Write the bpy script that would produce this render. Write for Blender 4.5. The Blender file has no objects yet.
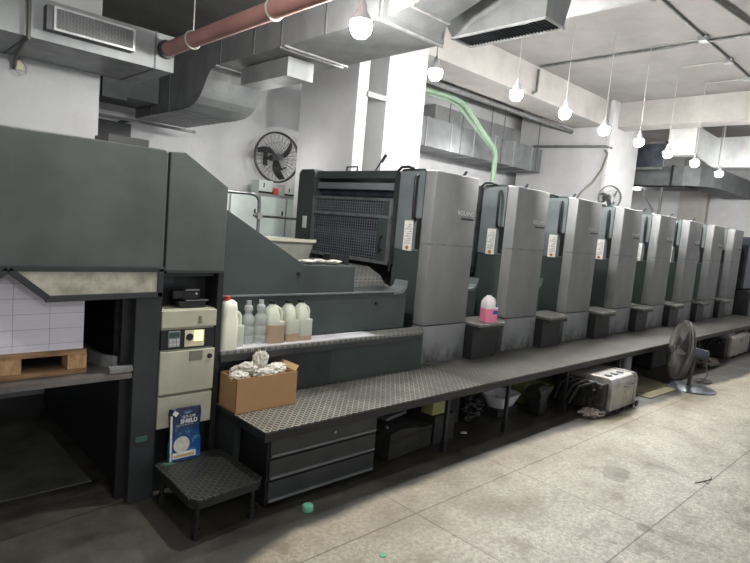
import bpy, bmesh, math, random
from mathutils import Vector, Matrix, noise
random.seed(7)
scn = bpy.context.scene
COL = scn.collection
PI = math.pi

# ---------------------------------------------------------------- materials
def srgb(r, g, b):
    f = lambda c: (c/255/12.92) if c/255 <= .04045 else ((c/255+.055)/1.055)**2.4
    return (f(r), f(g), f(b), 1)

def mat(name, c1, c2=None, rough=.5, metal=0., scale=4., lo=.35, hi=.65, bump=0., bscale=None, detail=6,
        stretch=None, alpha=1., trans=0., ior=1.45, emit=None, estr=0., spec=.5, rvar=0.):
    m = bpy.data.materials.new(name); m.use_nodes = True
    nt = m.node_tree; n = nt.nodes; l = nt.links
    b = n['Principled BSDF']
    b.inputs['Base Color'].default_value = c1
    b.inputs['Roughness'].default_value = rough
    b.inputs['Metallic'].default_value = metal
    b.inputs['Alpha'].default_value = alpha
    b.inputs['IOR'].default_value = ior
    b.inputs['Transmission Weight'].default_value = trans
    b.inputs['Specular IOR Level'].default_value = spec
    if emit: b.inputs['Emission Color'].default_value = emit; b.inputs['Emission Strength'].default_value = estr
    tc = n.new('ShaderNodeTexCoord'); mp = n.new('ShaderNodeMapping')
    l.new(tc.outputs['Object'], mp.inputs['Vector'])
    if stretch: mp.inputs['Scale'].default_value = stretch
    if c2:
        nz = n.new('ShaderNodeTexNoise'); nz.inputs['Scale'].default_value = scale; nz.inputs['Detail'].default_value = detail
        nz.inputs['Roughness'].default_value = .62
        l.new(mp.outputs['Vector'], nz.inputs['Vector'])
        mr = n.new('ShaderNodeMapRange'); mr.inputs['From Min'].default_value = lo; mr.inputs['From Max'].default_value = hi
        l.new(nz.outputs['Fac'], mr.inputs['Value'])
        mx = n.new('ShaderNodeMix'); mx.data_type = 'RGBA'
        mx.inputs['A'].default_value = c1; mx.inputs['B'].default_value = c2
        l.new(mr.outputs['Result'], mx.inputs['Factor']); l.new(mx.outputs['Result'], b.inputs['Base Color'])
        if rvar:
            r = n.new('ShaderNodeMapRange'); r.inputs['To Min'].default_value = rough-rvar; r.inputs['To Max'].default_value = rough+rvar
            l.new(nz.outputs['Fac'], r.inputs['Value']); l.new(r.outputs['Result'], b.inputs['Roughness'])
        m['mix'] = mx.name
    if bump:
        nb = n.new('ShaderNodeTexNoise'); nb.inputs['Scale'].default_value = bscale or scale*3; nb.inputs['Detail'].default_value = 4
        l.new(mp.outputs['Vector'], nb.inputs['Vector'])
        bp = n.new('ShaderNodeBump'); bp.inputs['Strength'].default_value = bump; bp.inputs['Distance'].default_value = .02
        l.new(nb.outputs['Fac'], bp.inputs['Height']); l.new(bp.outputs['Normal'], b.inputs['Normal'])
    return m

def mathn(nt, op, a, b=None, c=None):
    x = nt.nodes.new('ShaderNodeMath'); x.operation = op
    for i, v in enumerate((a, b, c)):
        if v is None: continue
        if isinstance(v, (int, float)): x.inputs[i].default_value = v
        else: nt.links.new(v, x.inputs[i])
    return x.outputs[0]

def mixc(nt, fac, a, b):
    mx = nt.nodes.new('ShaderNodeMix'); mx.data_type = 'RGBA'
    if isinstance(fac, float): mx.inputs['Factor'].default_value = fac
    else: nt.links.new(fac, mx.inputs['Factor'])
    for k, v in (('A', a), ('B', b)):
        if isinstance(v, tuple): mx.inputs[k].default_value = v
        else: nt.links.new(v, mx.inputs[k])
    return mx.outputs['Result']

def noise_n(nt, vec, scale, detail=5, lo=.4, hi=.6, rough=.6):
    z = nt.nodes.new('ShaderNodeTexNoise'); z.inputs['Scale'].default_value = scale; z.inputs['Detail'].default_value = detail
    z.inputs['Roughness'].default_value = rough
    nt.links.new(vec, z.inputs['Vector'])
    r = nt.nodes.new('ShaderNodeMapRange'); r.inputs['From Min'].default_value = lo; r.inputs['From Max'].default_value = hi
    nt.links.new(z.outputs['Fac'], r.inputs['Value'])
    return r.outputs['Result']

def new_mat(name):
    m = bpy.data.materials.new(name); m.use_nodes = True
    nt = m.node_tree; b = nt.nodes['Principled BSDF']
    tc = nt.nodes.new('ShaderNodeTexCoord')
    sp = nt.nodes.new('ShaderNodeSeparateXYZ'); nt.links.new(tc.outputs['Object'], sp.inputs[0])
    return m, nt, b, tc.outputs['Object'], sp.outputs

def chequer(name, top, grime, cell=.024, rough=.38, worn=.5):
    m, nt, b, vec, s = new_mat(name)
    u0 = mathn(nt, 'DIVIDE', s['X'], cell); v0 = mathn(nt, 'DIVIDE', s['Y'], cell)
    fu = mathn(nt, 'SUBTRACT', mathn(nt, 'FRACT', u0), .5); fv = mathn(nt, 'SUBTRACT', mathn(nt, 'FRACT', v0), .5)
    par = mathn(nt, 'PINGPONG', mathn(nt, 'ADD', mathn(nt, 'FLOOR', u0), mathn(nt, 'FLOOR', v0)), 1.0)
    sg = mathn(nt, 'SUBTRACT', mathn(nt, 'MULTIPLY', par, 2.), 1.)
    sv = mathn(nt, 'MULTIPLY', fv, sg)
    a = mathn(nt, 'MULTIPLY', mathn(nt, 'ADD', fu, sv), .707)
    c = mathn(nt, 'MULTIPLY', mathn(nt, 'SUBTRACT', fu, sv), .707)
    a2 = mathn(nt, 'POWER', mathn(nt, 'ABSOLUTE', mathn(nt, 'DIVIDE', a, .6)), 2.)
    c2 = mathn(nt, 'POWER', mathn(nt, 'ABSOLUTE', mathn(nt, 'DIVIDE', c, .27)), 2.)
    d = mathn(nt, 'SUBTRACT', 1., mathn(nt, 'ADD', a2, c2))
    mk = nt.nodes.new('ShaderNodeMapRange'); mk.inputs['From Min'].default_value = 0.; mk.inputs['From Max'].default_value = .5
    nt.links.new(d, mk.inputs['Value']); mk = mk.outputs['Result']
    n1 = noise_n(nt, vec, 2.2, 6, .38, .66); n2 = noise_n(nt, vec, 9., 6, .35, .7)
    gr = mixc(nt, n2, grime, tuple(x*1.6 for x in grime[:3])+(1,))
    base = mixc(nt, mathn(nt, 'MULTIPLY', mk, mathn(nt, 'SUBTRACT', 1., mathn(nt, 'MULTIPLY', n1, worn))), gr, top)
    nt.links.new(base, b.inputs['Base Color'])
    b.inputs['Metallic'].default_value = .35
    b.inputs['Roughness'].default_value = rough
    bp = nt.nodes.new('ShaderNodeBump'); bp.inputs['Strength'].default_value = .8; bp.inputs['Distance'].default_value = .004
    nt.links.new(mk, bp.inputs['Height']); nt.links.new(bp.outputs['Normal'], b.inputs['Normal'])
    return m

M = {}
M['white_wall'] = mat('white_wall', srgb(216,216,218), srgb(198,198,200), rough=.85, scale=1.2, bump=.15, bscale=30)
M['white_pillar'] = mat('white_pillar', srgb(194,194,196), srgb(180,180,181), rough=.8, scale=1.5, bump=.1, bscale=20)
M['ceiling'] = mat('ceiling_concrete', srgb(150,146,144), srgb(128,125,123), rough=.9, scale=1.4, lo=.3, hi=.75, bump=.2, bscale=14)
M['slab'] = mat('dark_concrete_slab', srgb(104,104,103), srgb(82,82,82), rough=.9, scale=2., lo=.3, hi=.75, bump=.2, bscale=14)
M['beam'] = mat('beam_plaster', srgb(176,172,168), srgb(158,154,150), rough=.85, scale=1.6, bump=.12, bscale=18)
M['galv'] = mat('galvanised_sheet', srgb(158,160,160), srgb(130,132,133), rough=.5, metal=.25, scale=5, lo=.3, hi=.7, rvar=.1, stretch=(1,1,.5))
M['galv_dull'] = mat('dull_galvanised_sheet', srgb(118,120,122), srgb(94,96,98), rough=.6, metal=.2, scale=4, lo=.3, hi=.7)
M['flange'] = mat('bright_flange', srgb(205,206,206), srgb(180,180,180), rough=.35, metal=.4, scale=12)
M['pipe_pink'] = mat('faded_red_paint', srgb(194,142,136), srgb(170,122,117), rough=.45, scale=3)
M['pipe_green'] = mat('pale_green_paint', srgb(128,150,130), srgb(112,134,114), rough=.45, scale=3)
M['conduit'] = mat('conduit_grey', srgb(120,122,120), srgb(98,98,98), rough=.5, metal=.3, scale=10)
M['dark_green'] = mat('machine_green', srgb(64,73,71), srgb(50,57,56), rough=.42, scale=1.6, lo=.3, hi=.7, rvar=.08)
M['hood_green'] = mat('hood_green_grey', srgb(88,91,89), srgb(62,69,66), rough=.4, scale=2.2, lo=.3, hi=.7, rvar=.1, detail=8)
M['frame_green'] = mat('frame_green_grey', srgb(114,120,122), srgb(92,99,101), rough=.35, scale=3, lo=.3, hi=.7)
M['black'] = mat('black_paint', srgb(34,35,36), srgb(24,25,26), rough=.45, scale=5)
M['black_dirty'] = mat('black_dirty_paint', srgb(42,43,42), srgb(26,26,26), rough=.6, scale=6, bump=.2)
M['charcoal'] = mat('charcoal_paint', srgb(52,54,56), srgb(40,42,43), rough=.45, scale=4)
M['rubber'] = mat('black_rubber', srgb(26,26,26), rough=.7)
M['beige'] = mat('beige_enamel', srgb(188,186,168), srgb(160,157,140), rough=.5, scale=5, lo=.3, hi=.75, detail=8)
M['beige_dark'] = mat('beige_shadow_groove', srgb(120,117,104), rough=.6)
M['steel'] = mat('steel', srgb(165,167,168), srgb(130,132,134), rough=.3, metal=.8, scale=14)
M['dark_steel'] = mat('dark_steel', srgb(84,88,98), srgb(56,60,70), rough=.35, metal=.6, scale=6)
M['blue_dark'] = mat('dark_blue_cylinder', srgb(44,48,64), srgb(30,32,44), rough=.35, metal=.3, scale=4)
M['wire'] = mat('wire_grey', srgb(140,144,148), rough=.4, metal=.4)
M['label'] = mat('white_sticker', srgb(226,226,222), srgb(206,206,200), rough=.5, scale=60, lo=.5, hi=.55)
M['orange'] = mat('orange_print', srgb(190,110,40), rough=.5)
M['letter'] = mat('light_lettering', srgb(196,196,194), rough=.45)
M['cardboard'] = mat('cardboard', srgb(178,140,100), srgb(158,120,84), rough=.8, scale=3, lo=.3, hi=.7)
M['cardboard_in'] = mat('cardboard_inside', srgb(196,164,120), rough=.85)
M['rag'] = mat('white_rag', srgb(226,222,212), srgb(188,184,174), rough=.9, scale=7, lo=.35, hi=.6, bump=.4, bscale=30)
M['dirty_rag'] = mat('dirty_rag', srgb(150,138,128), srgb(80,72,66), rough=.95, scale=9, bump=.5, bscale=30)
M['lid_black'] = mat('black_lid', srgb(30,30,32), rough=.45)
M['paper'] = None
M['wood'] = mat('pallet_wood', srgb(166,132,98), srgb(120,92,66), rough=.8, scale=6, stretch=(1,1,6), bump=.2)
M['wood_block'] = mat('pallet_block_wood', srgb(196,160,118), srgb(150,116,80), rough=.8, scale=14, stretch=(3,1,1))
M['lift'] = mat('worn_lift_plate', srgb(128,124,120), srgb(88,84,82), rough=.5, scale=5, metal=.3)
M['acrylic'] = None
M['screen'] = mat('display_panel', srgb(60,74,72), rough=.25)
M['key'] = mat('key_caps', srgb(176,178,178), rough=.5)
M['warm_lit'] = mat('lit_gauge_window', srgb(225,205,140), rough=.4, emit=srgb(255,215,120), estr=1.6)
M['yellow_plastic'] = mat('olive_yellow_plastic', srgb(150,152,100), srgb(120,122,80), rough=.45, scale=5)
M['white_plastic'] = mat('white_plastic', srgb(205,205,208), srgb(180,180,182), rough=.4, scale=5)
M['mint'] = mat('mint_green_plastic', srgb(96,160,130), rough=.5)
M['locker'] = mat('pale_green_locker', srgb(206,216,212), srgb(190,202,197), rough=.4, scale=3)
M['crate'] = mat('dark_wood_crate', srgb(46,44,42), srgb(30,29,28), rough=.7, scale=8, stretch=(1,6,1), bump=.3)
M['motor'] = mat('motor_cast_silver', srgb(176,172,166), srgb(140,136,130), rough=.4, metal=.45, scale=8)
M['motor_dark'] = mat('greasy_motor_black', srgb(38,37,36), srgb(20,20,20), rough=.45, scale=12, bump=.6)
M['board'] = mat('hardboard_sheet', srgb(118,110,86), srgb(92,86,66), rough=.8, scale=5)
M['mat_floor'] = mat('dark_floor_board', srgb(84,78,72), srgb(50,48,44), rough=.6, scale=4, bump=.3, lo=.3, hi=.7)
M['pit'] = mat('scuffed_cover_plate', srgb(120,120,110), srgb(70,70,62), rough=.7, scale=3, lo=.3, hi=.7, detail=9)
M['hopper'] = mat('grey_beige_hopper', srgb(148,148,138), srgb(124,124,116), rough=.45, scale=4)
M['bin_grey'] = mat('grey_bin', srgb(110,112,112), rough=.5)
M['red'] = mat('red_plastic', srgb(190,60,56), rough=.5)
M['carton_white'] = mat('white_carton', srgb(222,222,220), srgb(205,205,202), rough=.7, scale=8)
M['feeder'] = mat('dark_blue_grey_paint', srgb(72,76,92), srgb(56,60,72), rough=.4, scale=3)
M['socket'] = mat('cream_plastic', srgb(214,206,178), rough=.5)
M['cable'] = mat('cable_grey', srgb(96,96,92), rough=.6)
M['fan_grey'] = mat('dusty_fan_grey', srgb(84,82,78), srgb(64,62,60), rough=.7, scale=6)
M['tape'] = mat('dark_mint_tape', srgb(62,96,80), rough=.6)
M['cord'] = mat('pale_cord', srgb(168,168,160), rough=.6)
M['frosted'] = mat('frosted_green_glass', srgb(176,184,168), srgb(150,158,146), rough=.35, scale=3)

def bulb_mat():
    m = mat('lit_bulb', srgb(255,255,255), rough=.4, emit=(1, .985, .95, 1), estr=420.)
    return m
M['bulb'] = bulb_mat()

# pane of dirty acrylic
m, nt, b, vec, s = new_mat('dirty_acrylic')
fac = noise_n(nt, vec, 14, 8, .35, .7)
nt.links.new(mixc(nt, fac, srgb(205,200,182), srgb(150,146,132)), b.inputs['Base Color'])
b.inputs['Roughness'].default_value = .35; b.inputs['Alpha'].default_value = .8
M['acrylic'] = m

# translucent HDPE
def hdpe(name, c, a=.9):
    m, nt, b, vec, s = new_mat(name)
    b.inputs['Base Color'].default_value = c; b.inputs['Roughness'].default_value = .38
    b.inputs['Subsurface Weight'].default_value = .0
    b.inputs['Alpha'].default_value = a
    return m
M['hdpe'] = hdpe('milky_plastic', srgb(214,218,202), .8)
M['hdpe_white'] = hdpe('white_bottle_plastic', srgb(232,230,212), 1.)
M['clear'] = hdpe('clear_pet', srgb(214,218,214), .42)
M['pink_body'] = hdpe('white_jug_plastic', srgb(236,226,232), .85)
M['tan_liquid'] = mat('brown_liquid', srgb(160,138,116), rough=.3)
M['pink_liquid'] = mat('pink_liquid', srgb(222,128,158), rough=.3)
M['blue_label'] = mat('blue_label', srgb(46,86,150), rough=.5)

# paper stack: stripes of ream edges
m, nt, b, vec, s = new_mat('paper_edges')
w = nt.nodes.new('ShaderNodeTexNoise'); w.inputs['Scale'].default_value = 1.
mp = nt.nodes.new('ShaderNodeMapping'); mp.inputs['Scale'].default_value = (.5, .5, 140)
nt.links.new(vec, mp.inputs['Vector']); nt.links.new(mp.outputs['Vector'], w.inputs['Vector'])
z = mathn(nt, 'FRACT', mathn(nt, 'DIVIDE', mathn(nt, 'ADD', s['Z'], .02), .075))
ln = mathn(nt, 'LESS_THAN', z, .035)
c0 = mixc(nt, w.outputs['Fac'], srgb(232,228,238), srgb(206,202,214))
nt.links.new(mixc(nt, ln, c0, srgb(170,166,176)), b.inputs['Base Color'])
b.inputs['Roughness'].default_value = .8
M['paper'] = m

M['deck'] = chequer('chequer_plate_deck', srgb(196,194,182), srgb(58,58,55), worn=.7)
M['deck_far'] = chequer('trodden_shaded_chequer_plate', srgb(128,126,118), srgb(56,56,53), worn=.9)  # far plates: tower shade painted in as darker metal, besides grime
M['deck_dark'] = chequer('oily_chequer_plate', srgb(84,84,80), srgb(38,39,38), worn=1.)
M['step_plate'] = chequer('step_chequer_plate', srgb(176,176,170), srgb(92,92,88), worn=.5)

# tower covers : grey enamel with a scuffed line and grime at the foot
m, nt, b, vec, s = new_mat('tower_grey_enamel')
n1 = noise_n(nt, vec, 3., 7, .3, .7)
c = mixc(nt, n1, srgb(128,129,130), srgb(112,113,114))
sc = noise_n(nt, vec, 18., 5, .35, .6)
dz = mathn(nt, 'ABSOLUTE', mathn(nt, 'SUBTRACT', s['Z'], 1.474))
band = mathn(nt, 'LESS_THAN', dz, .008)
c = mixc(nt, mathn(nt, 'MULTIPLY', mathn(nt, 'MULTIPLY', band, sc), .6), c, srgb(60,58,58))
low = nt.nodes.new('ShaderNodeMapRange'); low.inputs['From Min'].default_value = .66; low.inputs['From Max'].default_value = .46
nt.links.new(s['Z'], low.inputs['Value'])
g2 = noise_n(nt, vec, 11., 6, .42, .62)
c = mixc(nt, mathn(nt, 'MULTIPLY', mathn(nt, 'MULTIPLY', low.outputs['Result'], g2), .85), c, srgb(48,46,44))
nt.links.new(c, b.inputs['Base Color']); b.inputs['Roughness'].default_value = .55; b.inputs['Metallic'].default_value = 0.
M['tower'] = m

# floor: terrazzo slabs, joints, grime and painted shade under the press
m, nt, b, vec, s = new_mat('terrazzo_floor')
f1 = noise_n(nt, vec, 38, 6, .4, .6, .8); f2 = noise_n(nt, vec, 1.6, 8, .35, .68, .7); f3 = noise_n(nt, vec, 170, 2, .4, .6)
c = mixc(nt, f1, srgb(204,198,184), srgb(140,135,122))
c = mixc(nt, mathn(nt, 'MULTIPLY', f3, .35), c, srgb(96,93,86))
c = mixc(nt, mathn(nt, 'MULTIPLY', f2, .5), c, srgb(112,108,98))
st5 = noise_n(nt, vec, 4.5, 8, .5, .66, .72)
c = mixc(nt, mathn(nt, 'MULTIPLY', st5, .6), c, srgb(96,88,72))
st7 = noise_n(nt, vec, 2.1, 3, .66, .675, .5)
c = mixc(nt, mathn(nt, 'MULTIPLY', st7, .55), c, srgb(84,80,72))
st6 = noise_n(nt, vec, .8, 6, .55, .7, .6)
c = mixc(nt, mathn(nt, 'MULTIPLY', st6, .5), c, srgb(84,82,76))
# yellowish film towards the press
fy = nt.nodes.new('ShaderNodeMapRange'); fy.inputs['From Min'].default_value = 1.1; fy.inputs['From Max'].default_value = 2.4
nt.links.new(s['Y'], fy.inputs['Value'])
c = mixc(nt, mathn(nt, 'MULTIPLY', fy.outputs['Result'], .55), c, srgb(134,120,92))
jx = mathn(nt, 'ABSOLUTE', mathn(nt, 'SUBTRACT', mathn(nt, 'FRACT', mathn(nt, 'DIVIDE', mathn(nt, 'ADD', s['X'], 40-2.61+.51), 1.02)), .5))
jy = mathn(nt, 'ABSOLUTE', mathn(nt, 'SUBTRACT', mathn(nt, 'FRACT', mathn(nt, 'DIVIDE', mathn(nt, 'ADD', s['Y'], 36.-1.075+.45), .9)), .5))
jm = mathn(nt, 'MAXIMUM', mathn(nt, 'LESS_THAN', jx, .004), mathn(nt, 'LESS_THAN', jy, .0055))
c = mixc(nt, mathn(nt, 'MULTIPLY', jm, .6), c, srgb(58,52,44))
# dark oily zone round the press, platform and hood shade painted in
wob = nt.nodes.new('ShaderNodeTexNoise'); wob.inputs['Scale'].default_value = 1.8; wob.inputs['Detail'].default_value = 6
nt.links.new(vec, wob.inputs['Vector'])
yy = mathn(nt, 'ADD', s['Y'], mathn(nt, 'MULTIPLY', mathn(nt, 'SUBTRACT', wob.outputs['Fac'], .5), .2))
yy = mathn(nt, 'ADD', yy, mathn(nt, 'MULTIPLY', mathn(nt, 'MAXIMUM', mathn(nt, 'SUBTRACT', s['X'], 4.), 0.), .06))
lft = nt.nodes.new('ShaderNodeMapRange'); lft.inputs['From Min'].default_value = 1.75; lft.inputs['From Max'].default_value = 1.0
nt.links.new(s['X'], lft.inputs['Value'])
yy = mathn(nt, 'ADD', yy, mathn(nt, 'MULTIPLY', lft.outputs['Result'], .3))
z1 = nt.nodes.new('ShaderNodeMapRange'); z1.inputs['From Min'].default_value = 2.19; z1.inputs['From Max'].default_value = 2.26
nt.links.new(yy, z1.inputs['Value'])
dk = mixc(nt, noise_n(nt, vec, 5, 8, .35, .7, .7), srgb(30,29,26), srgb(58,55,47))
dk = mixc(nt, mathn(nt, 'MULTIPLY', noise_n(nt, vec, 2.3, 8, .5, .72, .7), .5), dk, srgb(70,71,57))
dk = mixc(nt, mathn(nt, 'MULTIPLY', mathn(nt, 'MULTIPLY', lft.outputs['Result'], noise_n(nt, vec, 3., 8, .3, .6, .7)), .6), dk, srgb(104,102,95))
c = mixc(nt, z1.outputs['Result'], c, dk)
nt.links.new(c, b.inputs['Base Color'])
rg = nt.nodes.new('ShaderNodeMapRange'); rg.inputs['To Min'].default_value = .35; rg.inputs['To Max'].default_value = .6
nt.links.new(f2, rg.inputs['Value']); nt.links.new(rg.outputs['Result'], b.inputs['Roughness'])
bp = nt.nodes.new('ShaderNodeBump'); bp.inputs['Strength'].default_value = .25; bp.inputs['Distance'].default_value = .004
nt.links.new(f1, bp.inputs['Height']); nt.links.new(bp.outputs['Normal'], b.inputs['Normal'])
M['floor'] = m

# blue printed bag
m, nt, b, vec, s = new_mat('blue_printed_film')
zz = nt.nodes.new('ShaderNodeMapRange'); zz.inputs['From Min'].default_value = .05; zz.inputs['From Max'].default_value = .24
nt.links.new(s['Z'], zz.inputs['Value'])
c = mixc(nt, zz.outputs['Result'], srgb(36,88,146), srgb(14,22,54))
c = mixc(nt, mathn(nt, 'MULTIPLY', noise_n(nt, vec, 22, 5, .52, .68), .6), c, srgb(120,176,214))
nt.links.new(c, b.inputs['Base Color']); b.inputs['Roughness'].default_value = .3
M['bag_blue'] = m

# ---------------------------------------------------------------- mesh tools
WORLD = {}
class MB:
    def __init__(s): s.bm = bmesh.new()
    def _merge(s, t, mtx=None):
        if mtx is not None: bmesh.ops.transform(t, matrix=mtx, verts=t.verts)
        me = bpy.data.meshes.new('tmp'); t.to_mesh(me); t.free(); s.bm.from_mesh(me); bpy.data.meshes.remove(me)
    def box(s, x0, x1, y0, y1, z0, z1, bev=0., mtx=None, seg=2):
        t = bmesh.new(); bmesh.ops.create_cube(t, size=1.)
        bmesh.ops.transform(t, matrix=Matrix.Translation(((x0+x1)/2, (y0+y1)/2, (z0+z1)/2)) @ Matrix.Diagonal((abs(x1-x0), abs(y1-y0), abs(z1-z0), 1)), verts=t.verts)
        if bev: bmesh.ops.bevel(t, geom=t.edges[:], offset=bev, segments=seg, profile=.5, affect='EDGES', clamp_overlap=True)
        s._merge(t, mtx); return s
    def cyl(s, p0, p1, r0, r1=None, seg=20, mtx=None):
        p0, p1 = Vector(p0), Vector(p1); r1 = r0 if r1 is None else r1
        d = p1-p0; t = bmesh.new()
        bmesh.ops.create_cone(t, cap_ends=True, segments=seg, radius1=r0, radius2=r1, depth=d.length)
        q = d.to_track_quat('Z', 'Y').to_matrix().to_4x4()
        bmesh.ops.transform(t, matrix=Matrix.Translation((p0+p1)/2) @ q, verts=t.verts)
        s._merge(t, mtx); return s
    def prism(s, poly, axis, a, b, bev=0., mtx=None):
        # poly: 2-D points; axis 'y': (x,z) ; 'x': (y,z) ; 'z': (x,y)
        t = bmesh.new()
        def P(u, v, w): return {'y': (u, w, v), 'x': (w, u, v), 'z': (u, v, w)}[axis]
        A = [t.verts.new(P(u, v, a)) for u, v in poly]; B = [t.verts.new(P(u, v, b)) for u, v in poly]
        t.faces.new(A); t.faces.new(B[::-1]); n = len(poly)
        for i in range(n): t.faces.new((A[i], B[i], B[(i+1) % n], A[(i+1) % n]))
        bmesh.ops.recalc_face_normals(t, faces=t.faces)
        if bev: bmesh.ops.bevel(t, geom=t.edges[:], offset=bev, segments=2, profile=.5, affect='EDGES', clamp_overlap=True)
        s._merge(t, mtx); return s
    def tube(s, pts, r, seg=8, closed=False, mtx=None):
        t = bmesh.new(); pts = [Vector(p) for p in pts]; n = len(pts); rings = []
        up = None
        for i, p in enumerate(pts):
            if closed: d = (pts[(i+1) % n]-pts[i-1]).normalized()
            else:
                d = ((pts[min(i+1, n-1)]-pts[i]).normalized() + (pts[i]-pts[max(i-1, 0)]).normalized())
                d = d.normalized() if d.length > 1e-6 else (pts[min(i+1, n-1)]-pts[max(i-1, 0)]).normalized()
            if up is None:
                up = Vector((0, 0, 1)) if abs(d.z) < .9 else Vector((1, 0, 0))
            a = (up - d*up.dot(d))
            if a.length < 1e-5: a = d.orthogonal()
            a.normalize(); c = d.cross(a); up = a
            rings.append([t.verts.new(p + (a*math.cos(2*PI*k/seg) + c*math.sin(2*PI*k/seg))*r) for k in range(seg)])
        m = n if closed else n-1
        for i in range(m):
            A, B = rings[i], rings[(i+1) % n]
            for k in range(seg): t.faces.new((A[k], A[(k+1) % seg], B[(k+1) % seg], B[k]))
        if not closed:
            t.faces.new(rings[0][::-1]); t.faces.new(rings[-1])
        bmesh.ops.recalc_face_normals(t, faces=t.faces)
        s._merge(t, mtx); return s
    def lathe(s, prof, c=(0, 0, 0), seg=24, mtx=None, sx=1., sy=1.):
        t = bmesh.new(); R = []
        for r, z in prof:
            R.append([t.verts.new((c[0]+r*sx*math.cos(2*PI*k/seg), c[1]+r*sy*math.sin(2*PI*k/seg), c[2]+z)) for k in range(seg)])
        for i in range(len(R)-1):
            for k in range(seg): t.faces.new((R[i][k], R[i][(k+1) % seg], R[i+1][(k+1) % seg], R[i+1][k]))
        if prof[0][0] > 1e-4: t.faces.new(R[0][::-1])
        if prof[-1][0] > 1e-4: t.faces.new(R[-1])
        bmesh.ops.remove_doubles(t, verts=t.verts, dist=1e-5)
        bmesh.ops.recalc_face_normals(t, faces=t.faces)
        s._merge(t, mtx); return s
    def loft(s, rings, cap=True, mtx=None):
        t = bmesh.new(); R = [[t.verts.new(p) for p in r] for r in rings]; n = len(R[0])
        for i in range(len(R)-1):
            for k in range(n): t.faces.new((R[i][k], R[i][(k+1) % n], R[i+1][(k+1) % n], R[i+1][k]))
        if cap: t.faces.new(R[0][::-1]); t.faces.new(R[-1])
        bmesh.ops.recalc_face_normals(t, faces=t.faces)
        s._merge(t, mtx); return s
    def crumple(s, c, r, amp=.35, sub=4, seed=0, freq=3.):
        t = bmesh.new(); bmesh.ops.create_icosphere(t, subdivisions=sub, radius=1.)
        for v in t.verts:
            q = v.co.copy(); k = 1 + amp*(1-abs(noise.noise(q*freq+Vector((seed, 0, 0))))*4) * .5 + amp*.6*noise.noise(q*freq*2.7+Vector((0, seed, 0)))
            v.co = Vector((q.x*r[0]*k, q.y*r[1]*k, q.z*r[2]*k)) + Vector(c)
        s._merge(t); return s
    def build(s, name, m, parent=None, smooth=None):
        me = bpy.data.meshes.new(name)
        off = WORLD.get(parent.name, Vector()) if parent else Vector()
        bmesh.ops.translate(s.bm, vec=-off, verts=s.bm.verts)
        s.bm.to_mesh(me); s.bm.free(); me.materials.append(m)
        if smooth is not None:
            me.polygons.foreach_set('use_smooth', [True]*len(me.polygons))
            try: me.set_sharp_from_angle(angle=math.radians(smooth))
            except Exception: pass
        o = bpy.data.objects.new(name, me); COL.objects.link(o)
        if parent: o.parent = parent
        WORLD[o.name] = off.copy()
        return o

def tag(o, label=None, cat=None, group=None, kind=None):
    if label: o['label'] = label
    if cat: o['category'] = cat
    if group: o['group'] = group
    if kind: o['kind'] = kind
    return o
def empty(name, loc, label, cat, group=None):
    o = bpy.data.objects.new(name, None); COL.objects.link(o); o.location = loc; o.empty_display_size = .1
    WORLD[o.name] = Vector(loc); return tag(o, label, cat, group)
def struct(name, mb, m, parent=None, smooth=None):
    o = mb.build(name, m, parent, smooth)
    if not parent: o['kind'] = 'structure'
    return o
def parts(name, m, parent, boxes, bev=0.):
    for b in boxes: MB().box(*b, bev=bev).build(name, m, parent)
def kids(o): return [c for c in bpy.data.objects if c.parent == o]
def copy_tree(o, parent=None):
    c = o.copy(); COL.objects.link(c); c.parent = parent
    for ch in kids(o): copy_tree(ch, c)
    return c
def place(root, loc, rz=None, label=None, scale=None):
    root.location = loc
    if rz is not None: root.rotation_euler = (0, 0, rz)
    if label: root['label'] = label
    if scale: root.scale = (scale,)*3
    return root
def text_mesh(txt, size, depth, mtx, name, m, parent, align='CENTER', bold=False):
    cu = bpy.data.curves.new('txt', 'FONT'); cu.body = txt; cu.size = size; cu.extrude = depth; cu.align_x = align
    if bold: cu.offset = size*.02
    to = bpy.data.objects.new('txt', cu); COL.objects.link(to)
    dg = bpy.context.evaluated_depsgraph_get(); me = bpy.data.meshes.new_from_object(to.evaluated_get(dg))
    bpy.data.objects.remove(to); bpy.data.curves.remove(cu)
    mb = MB(); mb.bm.from_mesh(me); bpy.data.meshes.remove(me)
    bmesh.ops.transform(mb.bm, matrix=mtx, verts=mb.bm.verts)
    return mb.build(name, m, parent)
FRONT = Matrix.Rotation(PI/2, 4, 'X')       # lettering that faces -Y

# ---------------------------------------------------------------- room
ZC = 4.25
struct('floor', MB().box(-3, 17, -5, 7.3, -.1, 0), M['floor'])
struct('ceiling', MB().box(-3, 17, -5, 7.3, ZC, ZC+.15), M['ceiling'])
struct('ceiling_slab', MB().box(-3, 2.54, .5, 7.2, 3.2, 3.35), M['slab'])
struct('wall_back', MB().box(-3, 17, 7.2, 7.35, 0, ZC), M['white_wall'])
struct('wall_right', MB().box(16, 16.15, -5, 7.2, 0, ZC), M['white_wall'])
struct('wall_left', MB().box(-3.15, -3, -5, 7.2, 0, ZC), M['white_wall'])
struct('wall_inner', MB().box(-3, 1.6, 5.05, 5.35, 0, ZC), M['white_pillar'])
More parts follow.
